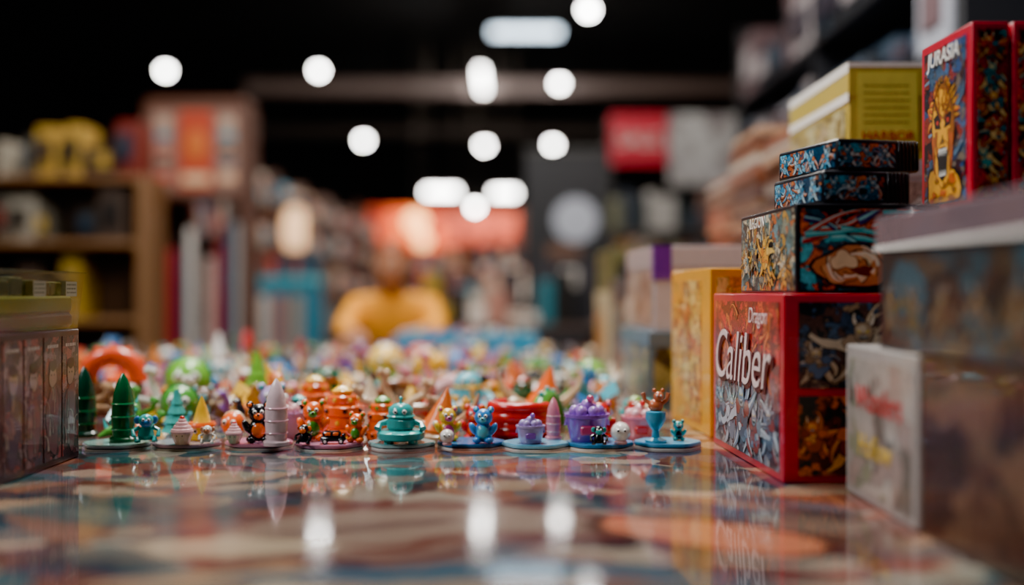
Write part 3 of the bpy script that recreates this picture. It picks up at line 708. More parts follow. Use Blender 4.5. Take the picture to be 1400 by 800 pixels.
M_OCH = plain("ochre_card", hx('cbb24a'), .3, coat=.5)
s0 = gbox("large_storage_carton", .552, 1.80, TZ, .30, .38, .30, plain("kraft_card", hx('6a4a30'), .6), 0, lid=.12); panel(s0, 'L', .1, .2, .9, .8, A_b); panel(s0, 'F', .1, .2, .9, .8, A_b)
s1 = gbox("lower_carton_game_box", .552, 1.80, TZ+.3005, .30, .38, .137, M_PALE, 0, lid=.2); panel(s1, 'L', .05, .1, .95, .75, A_p); panel(s1, 'F', .05, .1, .95, .75, A_p)
s2 = gbox("yellow_lidded_game_box", .552, 1.80, TZ+.438, .30, .38, .160, M_OCH, 0, lid=.35)
panel(s2, 'F', .05, .10, .38, .90, plain("pale_yellow_label", hx('e0d45a'), .4)); text(s2, 'F', "HARBOR", .215, .24, .022, M_REDINK, 0, off=.002); panel(s2, 'L', .05, .05, .95, .55, art("ochre_art", ['b09a58', '907a40', 'c8bc88', 'bca880'], 20, .7, 45, .02))
ik = Ink(s2, 'F', .07, .05, .36, .85); ik.lines(.025, .12, .10, 6, .012, .003, hx('a89044'), rr); ik.done()
panel(s2, 'F', 0, .95, 1, 1, M_WHITE); panel(s2, 'L', 0, .90, 1, 1, M_WHITE); panel(s2, 'L', 0, .60, 1, .69, M_WHITE)  # white strips: highlights on the plastic edges, painted as colour
# brown stacked comics
mb = MB()
for (bx, by, n) in ((.66, 2.52, 42), (.66, 2.95, 44), (.665, 3.35, 40)):
    z = 0
    for i in range(n):
        h = R.uniform(.008, .022)
        if z+h > .68: break
        dx = R.uniform(-.012, .012); col = R.choice([hx('7a4630'), hx('94583e'), hx('4a3028'), hx('b89070'), hx('603a2a'), hx('ccbcac'), hx('3a2a2c')])
        mb.box((bx+dx, by+dx, z), (bx+.26+dx, by+.34+dx, z+h), col, e=.001); z += h
mb.obj("comic_book_stack", M_INK, None, (0, 0, TZ))

# --- standing red comic boxes at the right (on a support carton)
sup = gbox("brown_storage_carton", .518, 1.225, TZ, .30, .26, .319, plain("brown_card", hx('4a3426'), .6), 0, lid=.15); panel(sup, 'F', .1, .1, .9, .75, A_b); panel(sup, 'L', .1, .1, .9, .75, A_b)
A_j = art("poster_art_blue", ['2e4a7a', '3a2226', '416a98', '8a2a24', '1a1a24', '7a6a5a', '3a5a78'], 50, .9, 51, .05)
A_j2 = art("poster_art_red", ['d8242c', '3a2424', '41848a', 'c86a34', '1c1c22', 'b8323a', '90141e'], 70, .9, 55, .05)
for k, xx in enumerate((.522, .5685)):
    o = gbox("red_comic_box_set", xx, 1.245, TZ+.3195, .043, .145, .208, M_RED, .02)
    panel(o, 'L', .07, .04, .90, .95, A_j); panel(o, 'F', .14, .04, .92, .96, A_j2)
    text(o, 'L', "JURASIA", .48, .89, .025, M_WHITE, .1, off=.0022, bold=.0004)
    ik = Ink(o, 'L', .08, .05, .89, .86)
    YL = hx('f0a81c'); YD = hx('985818'); OR = hx('d05c18')
    for i in range(14): ik.tentacle(rr.uniform(.02, .12), rr.uniform(.02, .17), rr.uniform(0, 6.28), .05, .006, rr.choice([hx('7a2a20'), hx('2a5a7a'), hx('5a3a30'), hx('2a3a5a')]), hx('6a8aa0'), rr)
    ik.blob(.067, .022, .046, .030, YL, rr, .12, ol=BLK)
    for i in range(16):
        t = i/15*math.pi; ik.tentacle(.067+.026*math.cos(t), .108+.033*math.sin(t), t, .024, .005, rr.choice([OR, YD, hx('6a3a1a')]), YL, rr)
    ik.blob(.067, .098, .031, .054, YD, rr, .05, ol=BLK); ik.blob(.064, .100, .026, .049, YL, rr, .05)
    ik.blob(.067, .055, .020, .028, YL, rr, .06, ol=YD)
    for s_ in (-1, 1):
        ik.poly([(.067+s_*.004, .098), (.067+s_*.014, .118), (.067+s_*.027, .114), (.067+s_*.022, .100)], BLK); ik.blob(.067+s_*.015, .107, .003, .003, hx('d83020'), rr, 0, 8)
        ik.tentacle(.067+s_*.004, .108, 1.57-s_*.7, .036, .0035, BLK, OR, rr, s_*.5)
        ik.tentacle(.067+s_*.018, .096, -1.57, .04, .0026, YD, OR, rr, -s_*.5); ik.tentacle(.067+s_*.026, .090, -1.57, .05, .0045, OR, YD, rr, -s_*.3)
        ik.tentacle(.067+s_*.012, .128, 1.57, .02, .002, YD, OR, rr, s_*.3)
        ik.poly([(.067, .092), (.067+s_*.006, .078), (.067+s_*.001, .080)], BLK)
    ik.poly([(.052, .068), (.060, .076), (.075, .076), (.083, .068), (.080, .042), (.067, .034), (.055, .042)], BLK)
    for i in range(6): ik.poly([(.0555+i*.004, .074), (.0590+i*.004, .074), (.0572+i*.004, .064)], WHT); ik.poly([(.0575+i*.0033, .041), (.0605+i*.0033, .041), (.059+i*.0033, .049)], WHT)
    for i in range(18): ik.tentacle(rr.uniform(.045, .09), rr.uniform(.11, .15), 1.57, .014, .0014, YD, OR, rr); ik.blob(rr.uniform(.03, .1), rr.uniform(.01, .04), .006, .004, rr.choice([OR, YD]), rr, .3, 10)
    ik.done()
    ik = Ink(o, 'F', .15, .05, .91, .95)
    for i in range(6): ik.creature(rr.uniform(.012, .030), .018+i*.032, .020, [rr.choice([hx('d8903a'), hx('3aa0a0'), hx('d04a3a')]), hx('8a3a28'), hx('3a7a88'), hx('e0c080')], rr, 7)
    ik.done()
o = gbox("red_comic_box_set", .615, 1.25, TZ+.3195, .045, .145, .19, M_RED, .02); panel(o, 'F', .12, .03, .97, .97, A_j2)

# --- foreground right boxes
M_WBOX = plain("cream_box_card", hx('aca49e'), .4, coat=.3)
wb = gbox("cream_game_box", .371, 1.004, TZ, .26, .215, .163, M_WBOX, 0, bev=.003)
A_w = art("faded_cover_art", ['a8a096', '989086', '8a8e74', 'b0a69c', 'a08e84', 'b4aea4', '6a665c'], 22, .7, 61, .01, br=(.8, 1.15))
panel(wb, 'L', .06, .06, .94, .92, A_w); text(wb, 'L', "Wanders", .5, .66, .038, M_REDINK, .15); text(wb, 'L', "Hollow", .45, .36, .034, M_YINK, .1)
M_BRBOX = plain("brown_display_card", hx('3a261e'), .3, coat=.5)
bb = gbox("brown_game_box", .373, .60, TZ, .27, .400, .163, M_BRBOX, 0, bev=.003)
panel(bb, 'L', .03, .06, .97, .88, art("brown_cover_art", ['36221a', '4a3024', '261a16', '563a2a', '2e201c', '644834'], 12, .7, 65, .02, br=(.6, 1.2)))
A_t = art("teal_cover_art", ['1c4854', '143038', '3e2a24', '245868', '101c22', '4a4034'], 16, .7, 71, .02, br=(.5, 1.3))
M_DTEAL = plain("dark_teal_card", hx('162a32'), .3, coat=.5)
tb = gbox("teal_figure_box", .372, .62, TZ+.1635, .27, .49, .097, M_DTEAL, 0, bev=.002)
panel(tb, 'L', .02, .06, .98, .94, A_t)
ik = Ink(tb, 'L', .03, .08, .97, .92)
for i in range(7):
    u = .035+i*.066+rr.uniform(-.01, .01); ik.creature(u, .035, .032, [hx('5a3828'), hx('6a5a34'), hx('1f5866'), hx('7a6850')], rr, 7)
ik.done()
M_LID = plain("mauve_plastic_lid", hx('78666e'), .18, coat=.9)
lid = gbox("mauve_box_lid", .368, .616, TZ+.2607, .278, .498, .037, M_LID, 0, bev=.004)
panel(lid, 'L', 0, .02, 1, .16, M_WHITE); panel(lid, 'F', 0, .02, 1, .16, M_WHITE)  # painted highlight line along the lower rim of the lid
lid.parent = tb; lid.matrix_parent_inverse = Matrix.Translation(tb.location).inverted()
lid.name = "lid"

# --- left display box with clear tray
M_LB = plain("maroon_card", hx('42242a'), .3, coat=.5)
lb = gbox("maroon_blister_game_box", -.86, 1.13, TZ, .28, .34, .172, M_LB, 0, bev=.002)
A_l = art("maroon_portrait_art", ['5a3036', '3a1e26', '7a6268', '44384a', '8a4444', '2e2a32'], 50, .8, 81, .05)
for k in range(6):
    panel(lb, 'R', .02+k*.163, .05, .02+k*.163+.148, .95, A_l)
    ik = Ink(lb, 'R', .02+k*.163, .05, .02+k*.163+.148, .95)
    cu = (.02+k*.163+.074)*.34; c0 = rr.choice([hx('5a3840'), hx('6a4248'), hx('44384c')])
    ik.blob(cu, .06, .018, .045, c0, rr, .1, ol=BLK)
    for i in range(7): ik.tentacle(cu+rr.uniform(-.015, .015), rr.uniform(.02, .09), 1.57, .03, .003, rr.choice([hx('7a4648'), hx('44303c'), hx('8a7870')]), hx('988880'), rr)
    ik.blob(cu, .115, .011, .015, hx('8a766c'), rr, .08, ol=BLK); ik.blob(cu, .128, .012, .007, hx('2a1a1a'), rr, .08)
    for s_ in (-1, 1): ik.blob(cu+s_*.004, .116, .0018, .0015, BLK, rr, 0, 8)
    ik.lines(cu-.016, .15, cu+.016, 1, .006, .004, hx('b8aca4'), rr); ik.done()
mb = MB(); w = .14; d = .17
for (a, b) in (((-w, -d), (w, -d)), ((w, -d), (w, d)), ((w, d), (-w, d)), ((-w, d), (-w, -d))):
    f = 1.035; V = [(a[0]*.99, a[1]*.99, 0), (b[0]*.99, b[1]*.99, 0), (b[0]*f, b[1]*f, .072), (a[0]*f, a[1]*f, .072)]
    mb.add(V, [(0, 1, 2, 3)], (1, 1, 1))
mb.box((-w*1.05, -d*1.05, .072), (w*1.05, d*1.05, .074), (1, 1, 1))
tr = mb.obj("clear_tray", film("tinted_clear_plastic", (.88, .86, .7), .1), lb, (0, 0, .173))
tc_ = MB(); tc_.box((-w*.96, -d*.96, .0), (w*.96, d*.96, .020), hx('5a2a26'), e=.004); tc_.box((-w*.955, -d*.955, .020), (w*.955, d*.955, .042), hx('7a7c30'), e=.003)
for k in range(8): tc_.box((-w*.9, -d*.9+k*.038, .042), (w*.9, -d*.9+k*.038+.034, .060+R.uniform(0, .006)), R.choice([hx('5a5a34'), hx('6a6440'), hx('48482e'), hx('74704a')]), e=.002)
tc_.obj("card_pack_insert", M_INK, lb, (0, 0, .1735))
for (u, n_) in ((.52, 3), (.80, 3)):
    ik = Ink(lb, 'R', 0, 1.0, 1, 1.45, off=.010)
    ik.poly([(u*.34, .215), (u*.34+.035, .215), (u*.34+.035, .234), (u*.34, .234)], hx('98947e')); ik.lines(u*.34+.003, .229, u*.34+.032, n_, .005, .002, hx('4a4a3a'), rr); ik.done("price_label")

# ------------------------------------------------------------------ SHELVES
def shelving(name, x, y, L, D, H, levels, rotz, pal, wood, rnd, bw=(.02, .07), fill=.9, back=True, post=.05):
    mb = MB(); wd = hx(wood)
    for px in (0, L-post): mb.box((px, 0, 0), (px+post, D, H), wd, e=.004)
    if back: mb.box((post, D-.02, 0), (L-post, D, H), tuple(c*.3 for c in wd))
    n = int(L/1.2)
    for k in range(1, n): mb.box((k*L/n-.015, .01, 0), (k*L/n+.015, D, H), wd)
    lv = list(levels)
    for i, z in enumerate(lv):
        mb.box((post, 0, z-.03), (L-post, D-.02, z), wd, e=.003)
        top = (lv[i+1] if i+1 < len(lv) else (H if H > z+.1 else z+.45))-.05
        u = post+.01
        while u < L-post-.1:
            w = rnd.uniform(*bw); h = (top-z)*rnd.uniform(.4, .97)
            if rnd.random() < fill:
                mb.box((u, .02+rnd.uniform(0, .04), z+.0005), (u+w-.003, D-.05, z+h), rnd.choice(pal), e=.002)
                if w > .06: mb.box((u+w*.2, .012, z+h*.3), (u+w*.75, .03, z+h*.75), rnd.choice(pal))
            u += w
    return mb.obj(name, M_MAT, None, (x, y, 0), rotz)
rs = random.Random(5)
DK = [hx(c) for c in ('1a1614', '3a2a28', '6a4438', '141416', '5a564e', 'b8942c', '7a2a24', '1e3244', 'b0a898', '2a2420', '4a3c34', 'c8a040')]
MX = [hx(c) for c in ('e0d8cc', 'b83a2c', '2a5a8a', 'e8e0d8', 'c8703a', '3a3a44', 'e88a7a', '6a5044', '9a9aa4', 'f0b088', '2a7a8a')]
PK = [hx(c) for c in ('c88a78', 'b8a898', 'e8d0c0', '8a5448', '2a8aa8', 'f8c8a0', '5a3c38', 'b86058', '1c1c22', 'fff0e4', '3a3034', '2a5068', '4a9ab0', 'd84a3a')]
shelving("wooden_bookcase", -3.6, 5.9, 1.63, .35, 1.60, [.1, .45, .83, 1.25, 1.60], 0, DK, '8a6240', rs, (.05, .16), .78)
e = empty("poster_display_rack", (-1.86, 6.45, 0))
mb = MB(); wd = hx('5e3c30')
for s in (-1, 1): mb.box((s*.29-.025, 0, 0), (s*.29+.025, .25, 2.1), wd, e=.005)
mb.box((-.29, 0, 2.06), (.29, .25, 2.12), wd, e=.005); mb.box((-.29, 0, 1.52), (.29, .25, 1.56), wd, e=.005); mb.box((-.29, 0, .5), (.29, .25, .54), wd, e=.005)
for i in range(9):
    c = [hx('5a4a44'), hx('b82430'), hx('1a2a4a'), hx('e8e4e0'), hx('3a2a24'), hx('c8b0a8'), hx('982430'), hx('2a4a6a'), hx('c8c4c0')][i]
    mb.cyl((-.24+.058*i, .12, .54), (-.24+.058*i, .12, 1.15+R.uniform(0, .33)), .026, .026, c, 12)
mb.obj("rack_frame", M_MAT, e)
pm = MB()
pm.box((-.262, .01, 1.56), (.262, .03, 2.06), hx('8a6458')); pm.box((-.10, .004, 1.58), (.10, .0101, 2.04), hx('c04424')); pm.box((-.24, .004, 1.60), (-.14, .0101, 2.02), hx('b89484')); pm.box((.13, .004, 1.60), (.24, .0101, 2.02), hx('b09080'))
pm.sph((0, .004, 1.84), (.06, .004, .09), hx('d8742c'), 16); pm.box((-.08, .002, 1.61), (.08, .004, 1.67), hx('e8c8a0'))
for i in range(5): pm.box((-.23, .002, 1.63+i*.08), (-.15, .0041, 1.67+i*.08), R.choice(PK)); pm.box((.14, .002, 1.63+i*.08), (.23, .0041, 1.67+i*.08), R.choice(PK))
pm.obj("poster", M_MAT, e)
shelving("comic_display_rack", -2.0, 6.85, .95, .5, 2.0, [.1, .5, .9, 1.35, 1.75], math.pi/2, MX, '4a3832', rs, (.03, .10), .95)
shelving("merchandise_shelf", -1.98, 8.2, 3.6, .5, 2.0, [.1, .5, .95, 1.35, 1.7], math.pi/2, PK, '5a4640', rs, (.05, .25), .95)
shelving("merchandise_shelf", -1.98, 12.2, 4.0, .5, 2.0, [.1, .5, .95, 1.35, 1.7], math.pi/2, PK, '5a4640', rs, (.05, .25), .95)
e = empty("lit_display_case", (-1.83, 9.25, 0))
mb = MB(); mb.box((-.14, -.13, 0), (.14, .13, 1.32), hx('4a3028'), e=.01); mb.box((-.14, -.13, 1.72), (.14, .13, 1.76), hx('4a3028'), e=.01)
for sx in (-1, 1):
    for sy in (-1, 1): mb.box((sx*.125-.01, sy*.115-.01, 1.32), (sx*.125+.01, sy*.115+.01, 1.72), hx('4a3028'))
mb.obj("cabinet", M_MAT, e); mb = MB(); mb.lathe([(.06, 1.33), (.10, 1.38), (.11, 1.52), (.08, 1.66), (.04, 1.69)], (1, 1, 1), 20); mb.obj("paper_lamp", emit("cream_lightbox", (1, .60, .32), 1.7), e)
mb = MB(); mb.box((-.26, -.3, 0), (.26, .3, 1.02), hx('1a84a4'), e=.01); mb.box((-.27, -.31, 1.02), (.27, .31, 1.08), hx('48b8cc'), e=.01)
for i in range(9): mb.box((-.25+.056*i, -.25, 1.08), (-.21+.056*i, .25, 1.08+R.uniform(.08, .2)), R.choice(PK))
for i in range(4): mb.box((-.22+.12*i, -.312, .5+.1*(i % 2)), (-.14+.12*i, -.30, .95), R.choice(PK))
mb.obj("teal_merchandise_bin", M_MAT, None, (-1.69, 8.0, 0))
def mtable(x, y, w, seed, hmax=.40):
    r_ = random.Random(seed); mb = MB(); mb.box((-w/2, 0, .72), (w/2, .8, .76), hx('5a4a44'), e=.004)
    for sx in (-1, 1):
        for yy in (.04, .76): mb.box((sx*(w/2-.04)-.02, yy-.02, 0), (sx*(w/2-.04)+.02, yy+.02, .72), hx('222222'))
    for yy in (.08, .45):
        u = -w/2+.03
        while u < w/2-.2:
            b = r_.uniform(.05, .16); mb.box((u, yy, .76), (u+b-.01, yy+.3, .76+r_.uniform(.06, hmax)), r_.choice(PK+MX+DK), e=.006); u += b
    mb.obj("merchandise_table", M_MAT, None, (x, y, 0))
mtable(-.1, 7.2, 1.5, 3, .38); mtable(-.2, 11.5, 1.9, 8, .5); mtable(-.5, 14.5, 2.2, 14, .7)
# far centre booth
e = empty("orange_lit_booth", (-1.1, 20, 0))
mb = MB()
mb.box((-1.8, 1.2, 0), (1.6, 1.3, 2.6), hx('4a2a22')); mb.box((-1.8, 0, 0), (-1.7, 1.3, 2.6), hx('3a2018')); mb.box((1.5, 0, 0), (1.6, 1.3, 2.6), hx('3a2018'))
mb.box((-1.6, -.4, 0), (1.4, .1, 1.0), hx('8a4a44'), e=.02)
for i in range(60):
    x = R.uniform(-1.5, 1.3); mb.box((x, -.3, 1.0), (x+R.uniform(.08, .2), 0, 1.0+R.uniform(.1, .5)), R.choice(PK), e=.01)
for z in (1.2, 1.55):
    for i in range(20): x = -1.6+i*.15; mb.box((x, .9, z), (x+.12, 1.15, z+R.uniform(.15, .3)), R.choice(PK+MX))
    mb.box((-1.7, .85, z-.03), (1.5, 1.2, z), hx('5a3020'))
mb.obj("booth_frame", M_MAT, e)
M_OG = emit_print("orange_lightbox", ['3a0c04', '9a2408', 'f0601c', 'ff9438'], .75, 1.8)
M_CG = emit_print("coral_lightbox", ['2a0c08', '90301c', 'e8603a', 'b84430'], .6, 2.4)
mb = MB(); mb.box((-1.5, -.02, 1.75), (-.15, .08, 2.5), (1, 1, 1)); mb.obj("header_sign_left", M_OG, e)
mb = MB(); mb.box((-.1, -.02, 1.85), (1.2, .08, 2.45), (1, 1, 1)); mb.obj("header_sign_right", M_CG, e)
mb = MB(); mb.sph((-.62, -.35, 2.22), .20, (1, 1, 1), 20); mb.sph((-.5, -.35, 1.90), .14, (1, 1, 1), 20); mb.obj("paper_lanterns", emit("lantern_glow", (1, .50, .18), 4.5), e)
mb = MB(); mb.cyl((-.62, -.35, 2.41), (-.62, -.35, 7.6), .01, .01, BLK); mb.obj("lantern_cord", M_BLACKMETAL, e)
# black banner with moon
e = empty("roll_up_banner", (.52, 10, 0))
mb = MB(); mb.box((-.42, -.1, 0), (.42, .15, .08), hx('555555'), e=.01); mb.box((-.40, 0, .08), (.40, .012, 2.25), hx('17191f')); mb.box((-.41, -.01, 2.25), (.41, .03, 2.28), hx('444444')); mb.cyl((0, .05, .08), (0, .03, 2.26), .012, .012, hx('555555'))
mb.cyl((.06, -.006, 1.63), (.06, 0, 1.63), .2, .2, hx('a4aab8'), 28); mb.box((-.3, -.004, .6), (.3, 0, 1.25), hx('2a2830')); mb.box((-.2, -.006, 1.3), (.1, 0, 1.4), hx('6a4a3a')); mb.obj("banner", M_MAT, e)
e = empty("sign_display_rack", (1.36, 9, 0))
mb = MB()
for x in (-.56, 0, .52): mb.box((x-.02, .05, 0), (x+.02, .09, 2.45), hx('333333'))
mb.box((-.56, -.1, 1.0), (.52, .3, 1.03), hx('4a4440')); mb.box((-.56, -.1, 1.45), (.52, .3, 1.48), hx('4a4440')); mb.box((-.56, -.1, 0), (.52, .3, .9), hx('3a3634'), e=.01)
for z in (1.03, 1.48):
    x = -.55
    while x < .42: w = R.uniform(.06, .16); mb.box((x, -.05, z), (x+w-.01, .2, z+R.uniform(.15, .34)), R.choice([hx(c) for c in ('5a6050', '7a7a60', '2a3438', 'a09c84', '3a4250', '6a5048', 'c0bcb8')]), e=.004); x += w
mb.obj("rack", M_MAT, e)
cube("red_sign", (-.55, 0, 2.02), (-.085, .04, 2.43), plain("red_sign_paint", hx('d01c3c'), .5), .005, e)
cube("white_sign", (-.07, 0, 1.85), (.50, .04, 2.43), art("white_sign_print", ['c8c6c8', 'b8b4b4', 'd8d8d8', '9a9092'], 5, .6, 95, .0, coat=0, br=(.7, 1.1)), .005, e)
cu = bpy.data.curves.new("sign_text", 'FONT'); cu.body = "SALE"; cu.size = .17; cu.extrude = .003; cu.align_x = 'CENTER'; cu.align_y = 'CENTER'; cu.materials.append(M_WHITE)
t = bpy.data.objects.new("sign_text", cu); bpy.context.scene.collection.objects.link(t); t.parent = e; t.location = (-.32, -.004, 2.22); t.rotation_euler = (math.pi/2, 0, 0)
e = empty("sales_counter", (1.15, 13, 0))
mb = MB(); mb.box((-.7, 0, 0), (.7, .6, 1.0), hx('5a4638'), e=.01); mb.box((-.02, .2, 1), (.02, .24, 1.1), BLK)
for i in range(14): x = -.65+i*.09; mb.box((x, .05, 1.0), (x+.07, .3, 1.0+R.uniform(.03, .09)), R.choice(PK))
mb.obj("counter", M_MAT, e); mb = MB(); mb.box((-.11, .15, 1.12), (.11, .26, 1.17), (1, 1, 1), e=.02); mb.obj("lamp", emit("counter_lamp_glow", (1, .97, .9), 14), e)
shelving("tall_merchandise_shelf", 1.35, 6.6, 3.3, .5, 2.55, [.1, .5, .95, 1.4, 1.75, 2.1], -math.pi/2, [hx(c) for c in ('4a5868', '23262f', 'a8acb8', '3a3440', '6a5458', '1a1e26', 'b8b0b4', '334658')], '24252a', rs, (.1, .4), .95)
shelving("merchandise_shelf", 2.6, 15, 5, .5, 2.1, [.1, .5, .95, 1.35, 1.7], -math.pi/2, DK+MX, '3a3028', rs, (.05, .25), .9)
shelving("back_merchandise_shelf", -9, 17, 6.5, .5, 2.2, [.1, .5, .95, 1.35, 1.7], 0, DK+MX, '3a3028', rs, (.05, .25), .9)
shelving("back_merchandise_shelf", .8, 24, 8, .5, 2.2, [.1, .5, .95, 1.35, 1.7], 0, DK+PK, '3a3028', rs, (.05, .25), .9)

# ------------------------------------------------------------------ PERSON (seated at the table end)
def person(px, py):
    root = empty("seated_person", (px, py, 0))
    M_SH = plain("mustard_shirt", hx('f4a008'), .8, bump=.2, bscale=40); M_TR = plain("dark_jeans", hx('1c2434'), .8); M_SK = plain("skin", hx('b87c58'), .5); M_SHOE = plain("shoes", hx('1a1a1a'), .6)
    me = bpy.data.meshes.new("body"); V = []; E = []; Rr = []
    def v(p, r, par=None):
        V.append(p); Rr.append(r if hasattr(r, '__len__') else (r, r))
        if par is not None: E.append((par, len(V)-1))
        return len(V)-1
    pel = v((0, .22, .55), (.155, .12)); w1 = v((0, .17, .68), (.165, .12), pel); ch = v((0, .10, .82), (.175, .125), w1); uc = v((0, .06, .90), (.155, .10), ch)
    nk = v((0, .03, .965), (.058, .058), uc); nt = v((0, .005, 1.02), (.052, .052), nk)
    for s in (-1, 1):
        sh = v((s*.165, .06, .905), .064, uc); el = v((s*.205, -.06, .80), .052, sh); fm = v((s*.155, -.22, .798), .042, el); wr = v((s*.09, -.37, .785), .027, fm); v((s*.07, -.40, .783), .028, wr)
        hp = v((s*.10, .18, .53), .09, pel); kn = v((s*.14, -.25, .54), .065, hp); an = v((s*.14, -.20, .10), .042, kn); v((s*.14, -.36, .05), .038, an)
    me.from_pydata(V, E, []); o = bpy.data.objects.new("body", me); bpy.context.scene.collection.objects.link(o)
    md = o.modifiers.new("skin", 'SKIN'); md.use_smooth_shade = True
    sv = me.skin_vertices[0].data
    for i, r in enumerate(Rr): sv[i].radius = r
    sv[0].use_root = True
    ss = o.modifiers.new("sub", 'SUBSURF'); ss.levels = 2; ss.render_levels = 2
    bpy.context.view_layer.update(); dg = bpy.context.evaluated_depsgraph_get()
    m2 = bpy.data.meshes.new_from_object(o.evaluated_get(dg)); o.modifiers.clear(); o.data = m2
    m2.materials.clear()
    for m in (M_SH, M_TR, M_SK, M_SHOE): m2.materials.append(m)
    for p in m2.polygons:
        c = p.center; p.use_smooth = True
        if c.z < .10: k = 3
        elif c.z < .62 and True: k = 1
        elif c.z > .965: k = 2
        elif c.y < -.25 and c.z > .70: k = 2
        else: k = 0
        p.material_index = k
    o.parent = root
    n = 48; m = 32; Vh = []; F = []
    for j in range(m+1):
        t = math.pi*j/m
        for i in range(n):
            a = 2*math.pi*i/n; x = math.sin(t)*math.cos(a); y = math.sin(t)*math.sin(a); z = math.cos(t)
            g = lambda cx, cz, sx, sz: math.exp(-((x-cx)/sx)**2-((z-cz)/sz)**2)*(1 if y < 0 else 0)
            X = x*.074*(1-.28*max(0, -z)**1.5); Y = y*.092; Z = z*.115
            Y -= .020*g(0, -.12, .13, .16)+.008*g(0, .05, .10, .2)+.005*g(0, .27, .5, .1)+.008*g(0, -.78, .28, .2)+.006*g(0, -.47, .25, .09)
            Y += .010*g(-.36, .06, .2, .13)+.010*g(.36, .06, .2, .13)
            Vh.append((X, Y, Z))
    for j in range(m):
        for i in range(n): k = (i+1) % n; F.append((j*n+i, (j+1)*n+i, (j+1)*n+k, j*n+k))
    mb = MB(); SK = hx('b87c58'); mb.add(Vh, F, SK)
    for s in (-1, 1):
        mb.sph((s*.073, .004, -.006), (.009, .018, .030), SK, 14, (0, s*.2, 0)); mb.sph((s*.073, -.004, -.006), (.006, .010, .018), hx('9a5f42'), 10)
        mb.sph((s*.027, -.074, .006), (.012, .010, .009), WHT, 12); mb.sph((s*.027, -.0835, .006), .0042, hx('2a1a10'), 10)
        mb.tube([(s*.014, -.092, .024), (s*.028, -.092, .029), (s*.042, -.082, .025)], [.002, .003, .0015], hx('3a2a20'), 6)
    mb.sph((0, -.086, -.048), (.022, .008, .0045), hx('9a4a3c'), 14); mb.sph((0, -.085, -.055), (.019, .008, .0045), hx('a85a4a'), 14)
    hd = mb.obj("head", vcol("head_skin", .5), root, (0, -.02, 1.085)); hd.rotation_euler = (.12, 0, .1)
    Vc = []; Fc = []; mm = 14
    for j in range(mm+1):
        t = (math.pi*.44)*j/mm
        for i in range(n):
            a = 2*math.pi*i/n; tt = t*(1+.32*max(0, math.sin(a))) if j else 0
            if math.sin(a) < 0: tt = t*(1-.22*abs(math.sin(a)))
            k = 1.035+.006*math.sin(9*a+3*t)
            Vc.append((math.sin(tt)*math.cos(a)*.074*k, math.sin(tt)*math.sin(a)*.092*k, math.cos(tt)*.115*k))
    for j in range(mm):
        for i in range(n): k = (i+1) % n; Fc.append((j*n+i, (j+1)*n+i, (j+1)*n+k, j*n+k))
    mb = MB(); mb.add(Vc, Fc, hx('8a4a28')); h = mb.obj("hair", M_MAT, root, (0, -.02, 1.086)); h.rotation_euler = (.12, 0, .1)
    for s in (-1, 1):
        mb = MB(); mb.M = Matrix.Translation((s*.075, -.395, .781)) @ Matrix.Rotation(s*.5, 4, 'Z')
        mb.sph((0, -.035, 0), (.040, .048, .015), SK, 16)
        for k, (fx, ln) in enumerate(((-.028, .062), (-.0095, .075), (.0095, .070), (.028, .055))):
            b = -.070+abs(fx)*.2; mb.tube([(fx*.9, b+.02, .002), (fx, b, .004), (fx*1.05, b-ln*.45, .004), (fx*1.05, b-ln*.8, -.006), (fx*1.03, b-ln, -.014)], [.009, .0092, .0085, .0075, .005], SK, 10)
        mb.tube([(-s*.030, -.015, 0), (-s*.048, -.038, -.002), (-s*.052, -.060, -.006), (-s*.049, -.075, -.010)], [.012, .011, .0095, .006], SK, 10)
        mb.obj("hand", vcol("hand_skin", .5), root)
person(-.53, 4.86)
e = empty("folding_chair", (-.53, 5.06, 0))
mb = MB(); mb.box((-.22, -.2, .40), (.22, .24, .435), hx('222226'), e=.01); mb.box((-.22, .27, .62), (.22, .29, .85), hx('222226'), e=.008)
for s in (-1, 1): mb.cyl((s*.21, -.18, 0), (s*.21, -.16, .41), .012, .012, hx('555555')); mb.cyl((s*.21, .26, 0), (s*.21, .28, .84), .012, .012, hx('555555'))
mb.obj("chair_frame", M_BLACKMETAL, e)

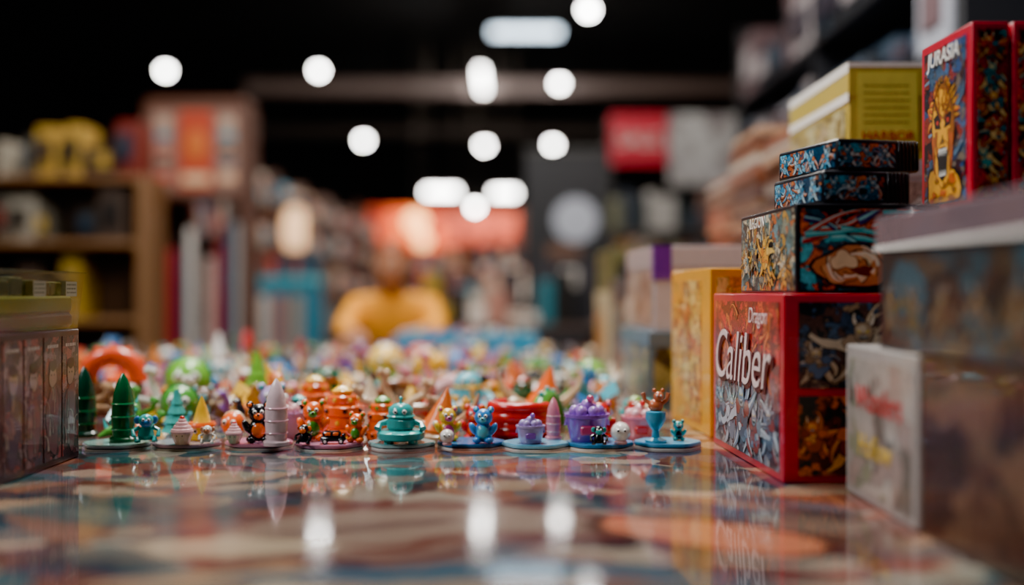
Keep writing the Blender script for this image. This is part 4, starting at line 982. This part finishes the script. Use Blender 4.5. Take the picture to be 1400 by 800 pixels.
# ------------------------------------------------------------------ LIGHTS
def area(name, loc, tgt, sx, sy, en, col=(1, 1, 1)):
    l = bpy.data.lights.new(name, 'AREA'); l.shape = 'RECTANGLE'; l.size = sx; l.size_y = sy; l.energy = en; l.color = col
    o = bpy.data.objects.new(name, l); bpy.context.scene.collection.objects.link(o); o.location = loc
    o.rotation_euler = (Vector(tgt)-Vector(loc)).to_track_quat('-Z', 'Y').to_euler(); return o
area("overhead_light", (-.2, 2.0, 3.6), (-.1, 2.0, 0), 1.2, .6, 130, (1, .98, .95))
area("side_fill_light", (-2.4, .7, 3.0), (.3, 1.6, .9), .8, .6, 66, (.92, .96, 1))  # unseen fill, added to brighten the left faces of the right-hand boxes
area("overhead_rear_light", (-.3, 3.9, 3.4), (-.2, 2.4, .8), 1.6, .4, 85, (1, .95, .88))
area("aisle_light_near", (-.9, 4.6, 4.4), (-1.4, 6.6, 1.0), 3, 1, 160, (1, .91, .80))
area("aisle_light_mid", (0, 9, 4.8), (-.6, 11, 0.8), 4, 1.5, 440, (1, .93, .85))
area("aisle_light_far", (-1, 17.5, 4.8), (-1, 20, 0.5), 4, 1.5, 420, (1, .80, .64))
area("beam_fill_light", (0, 23, 3.9), (0, 28, 6.1), 6, .6, 130, (1, .90, .85))  # no fixture: extra light added so the ceiling beams show up
w = bpy.data.worlds.new("World"); bpy.context.scene.world = w; w.use_nodes = True
w.node_tree.nodes["Background"].inputs[0].default_value = (.5, .6, .8, 1); w.node_tree.nodes["Background"].inputs[1].default_value = .11

# ------------------------------------------------------------------ CAMERA
cd = bpy.data.cameras.new("camera"); cd.lens = 38.57; cd.sensor_width = 36; cd.clip_end = 200; cd.clip_start = .05
cam = bpy.data.objects.new("camera", cd); bpy.context.scene.collection.objects.link(cam)
cam.location = (0, 0, .97); cam.rotation_euler = (math.pi/2, 0, 0)
cd.dof.use_dof = True; cd.dof.focus_distance = 1.46; cd.dof.aperture_fstop = 1.05
bpy.context.scene.camera = cam
vs = bpy.context.scene.view_settings
try:
    vs.view_transform = 'AgX'; vs.look = 'AgX - Punchy'; vs.exposure = .62
except Exception: pass
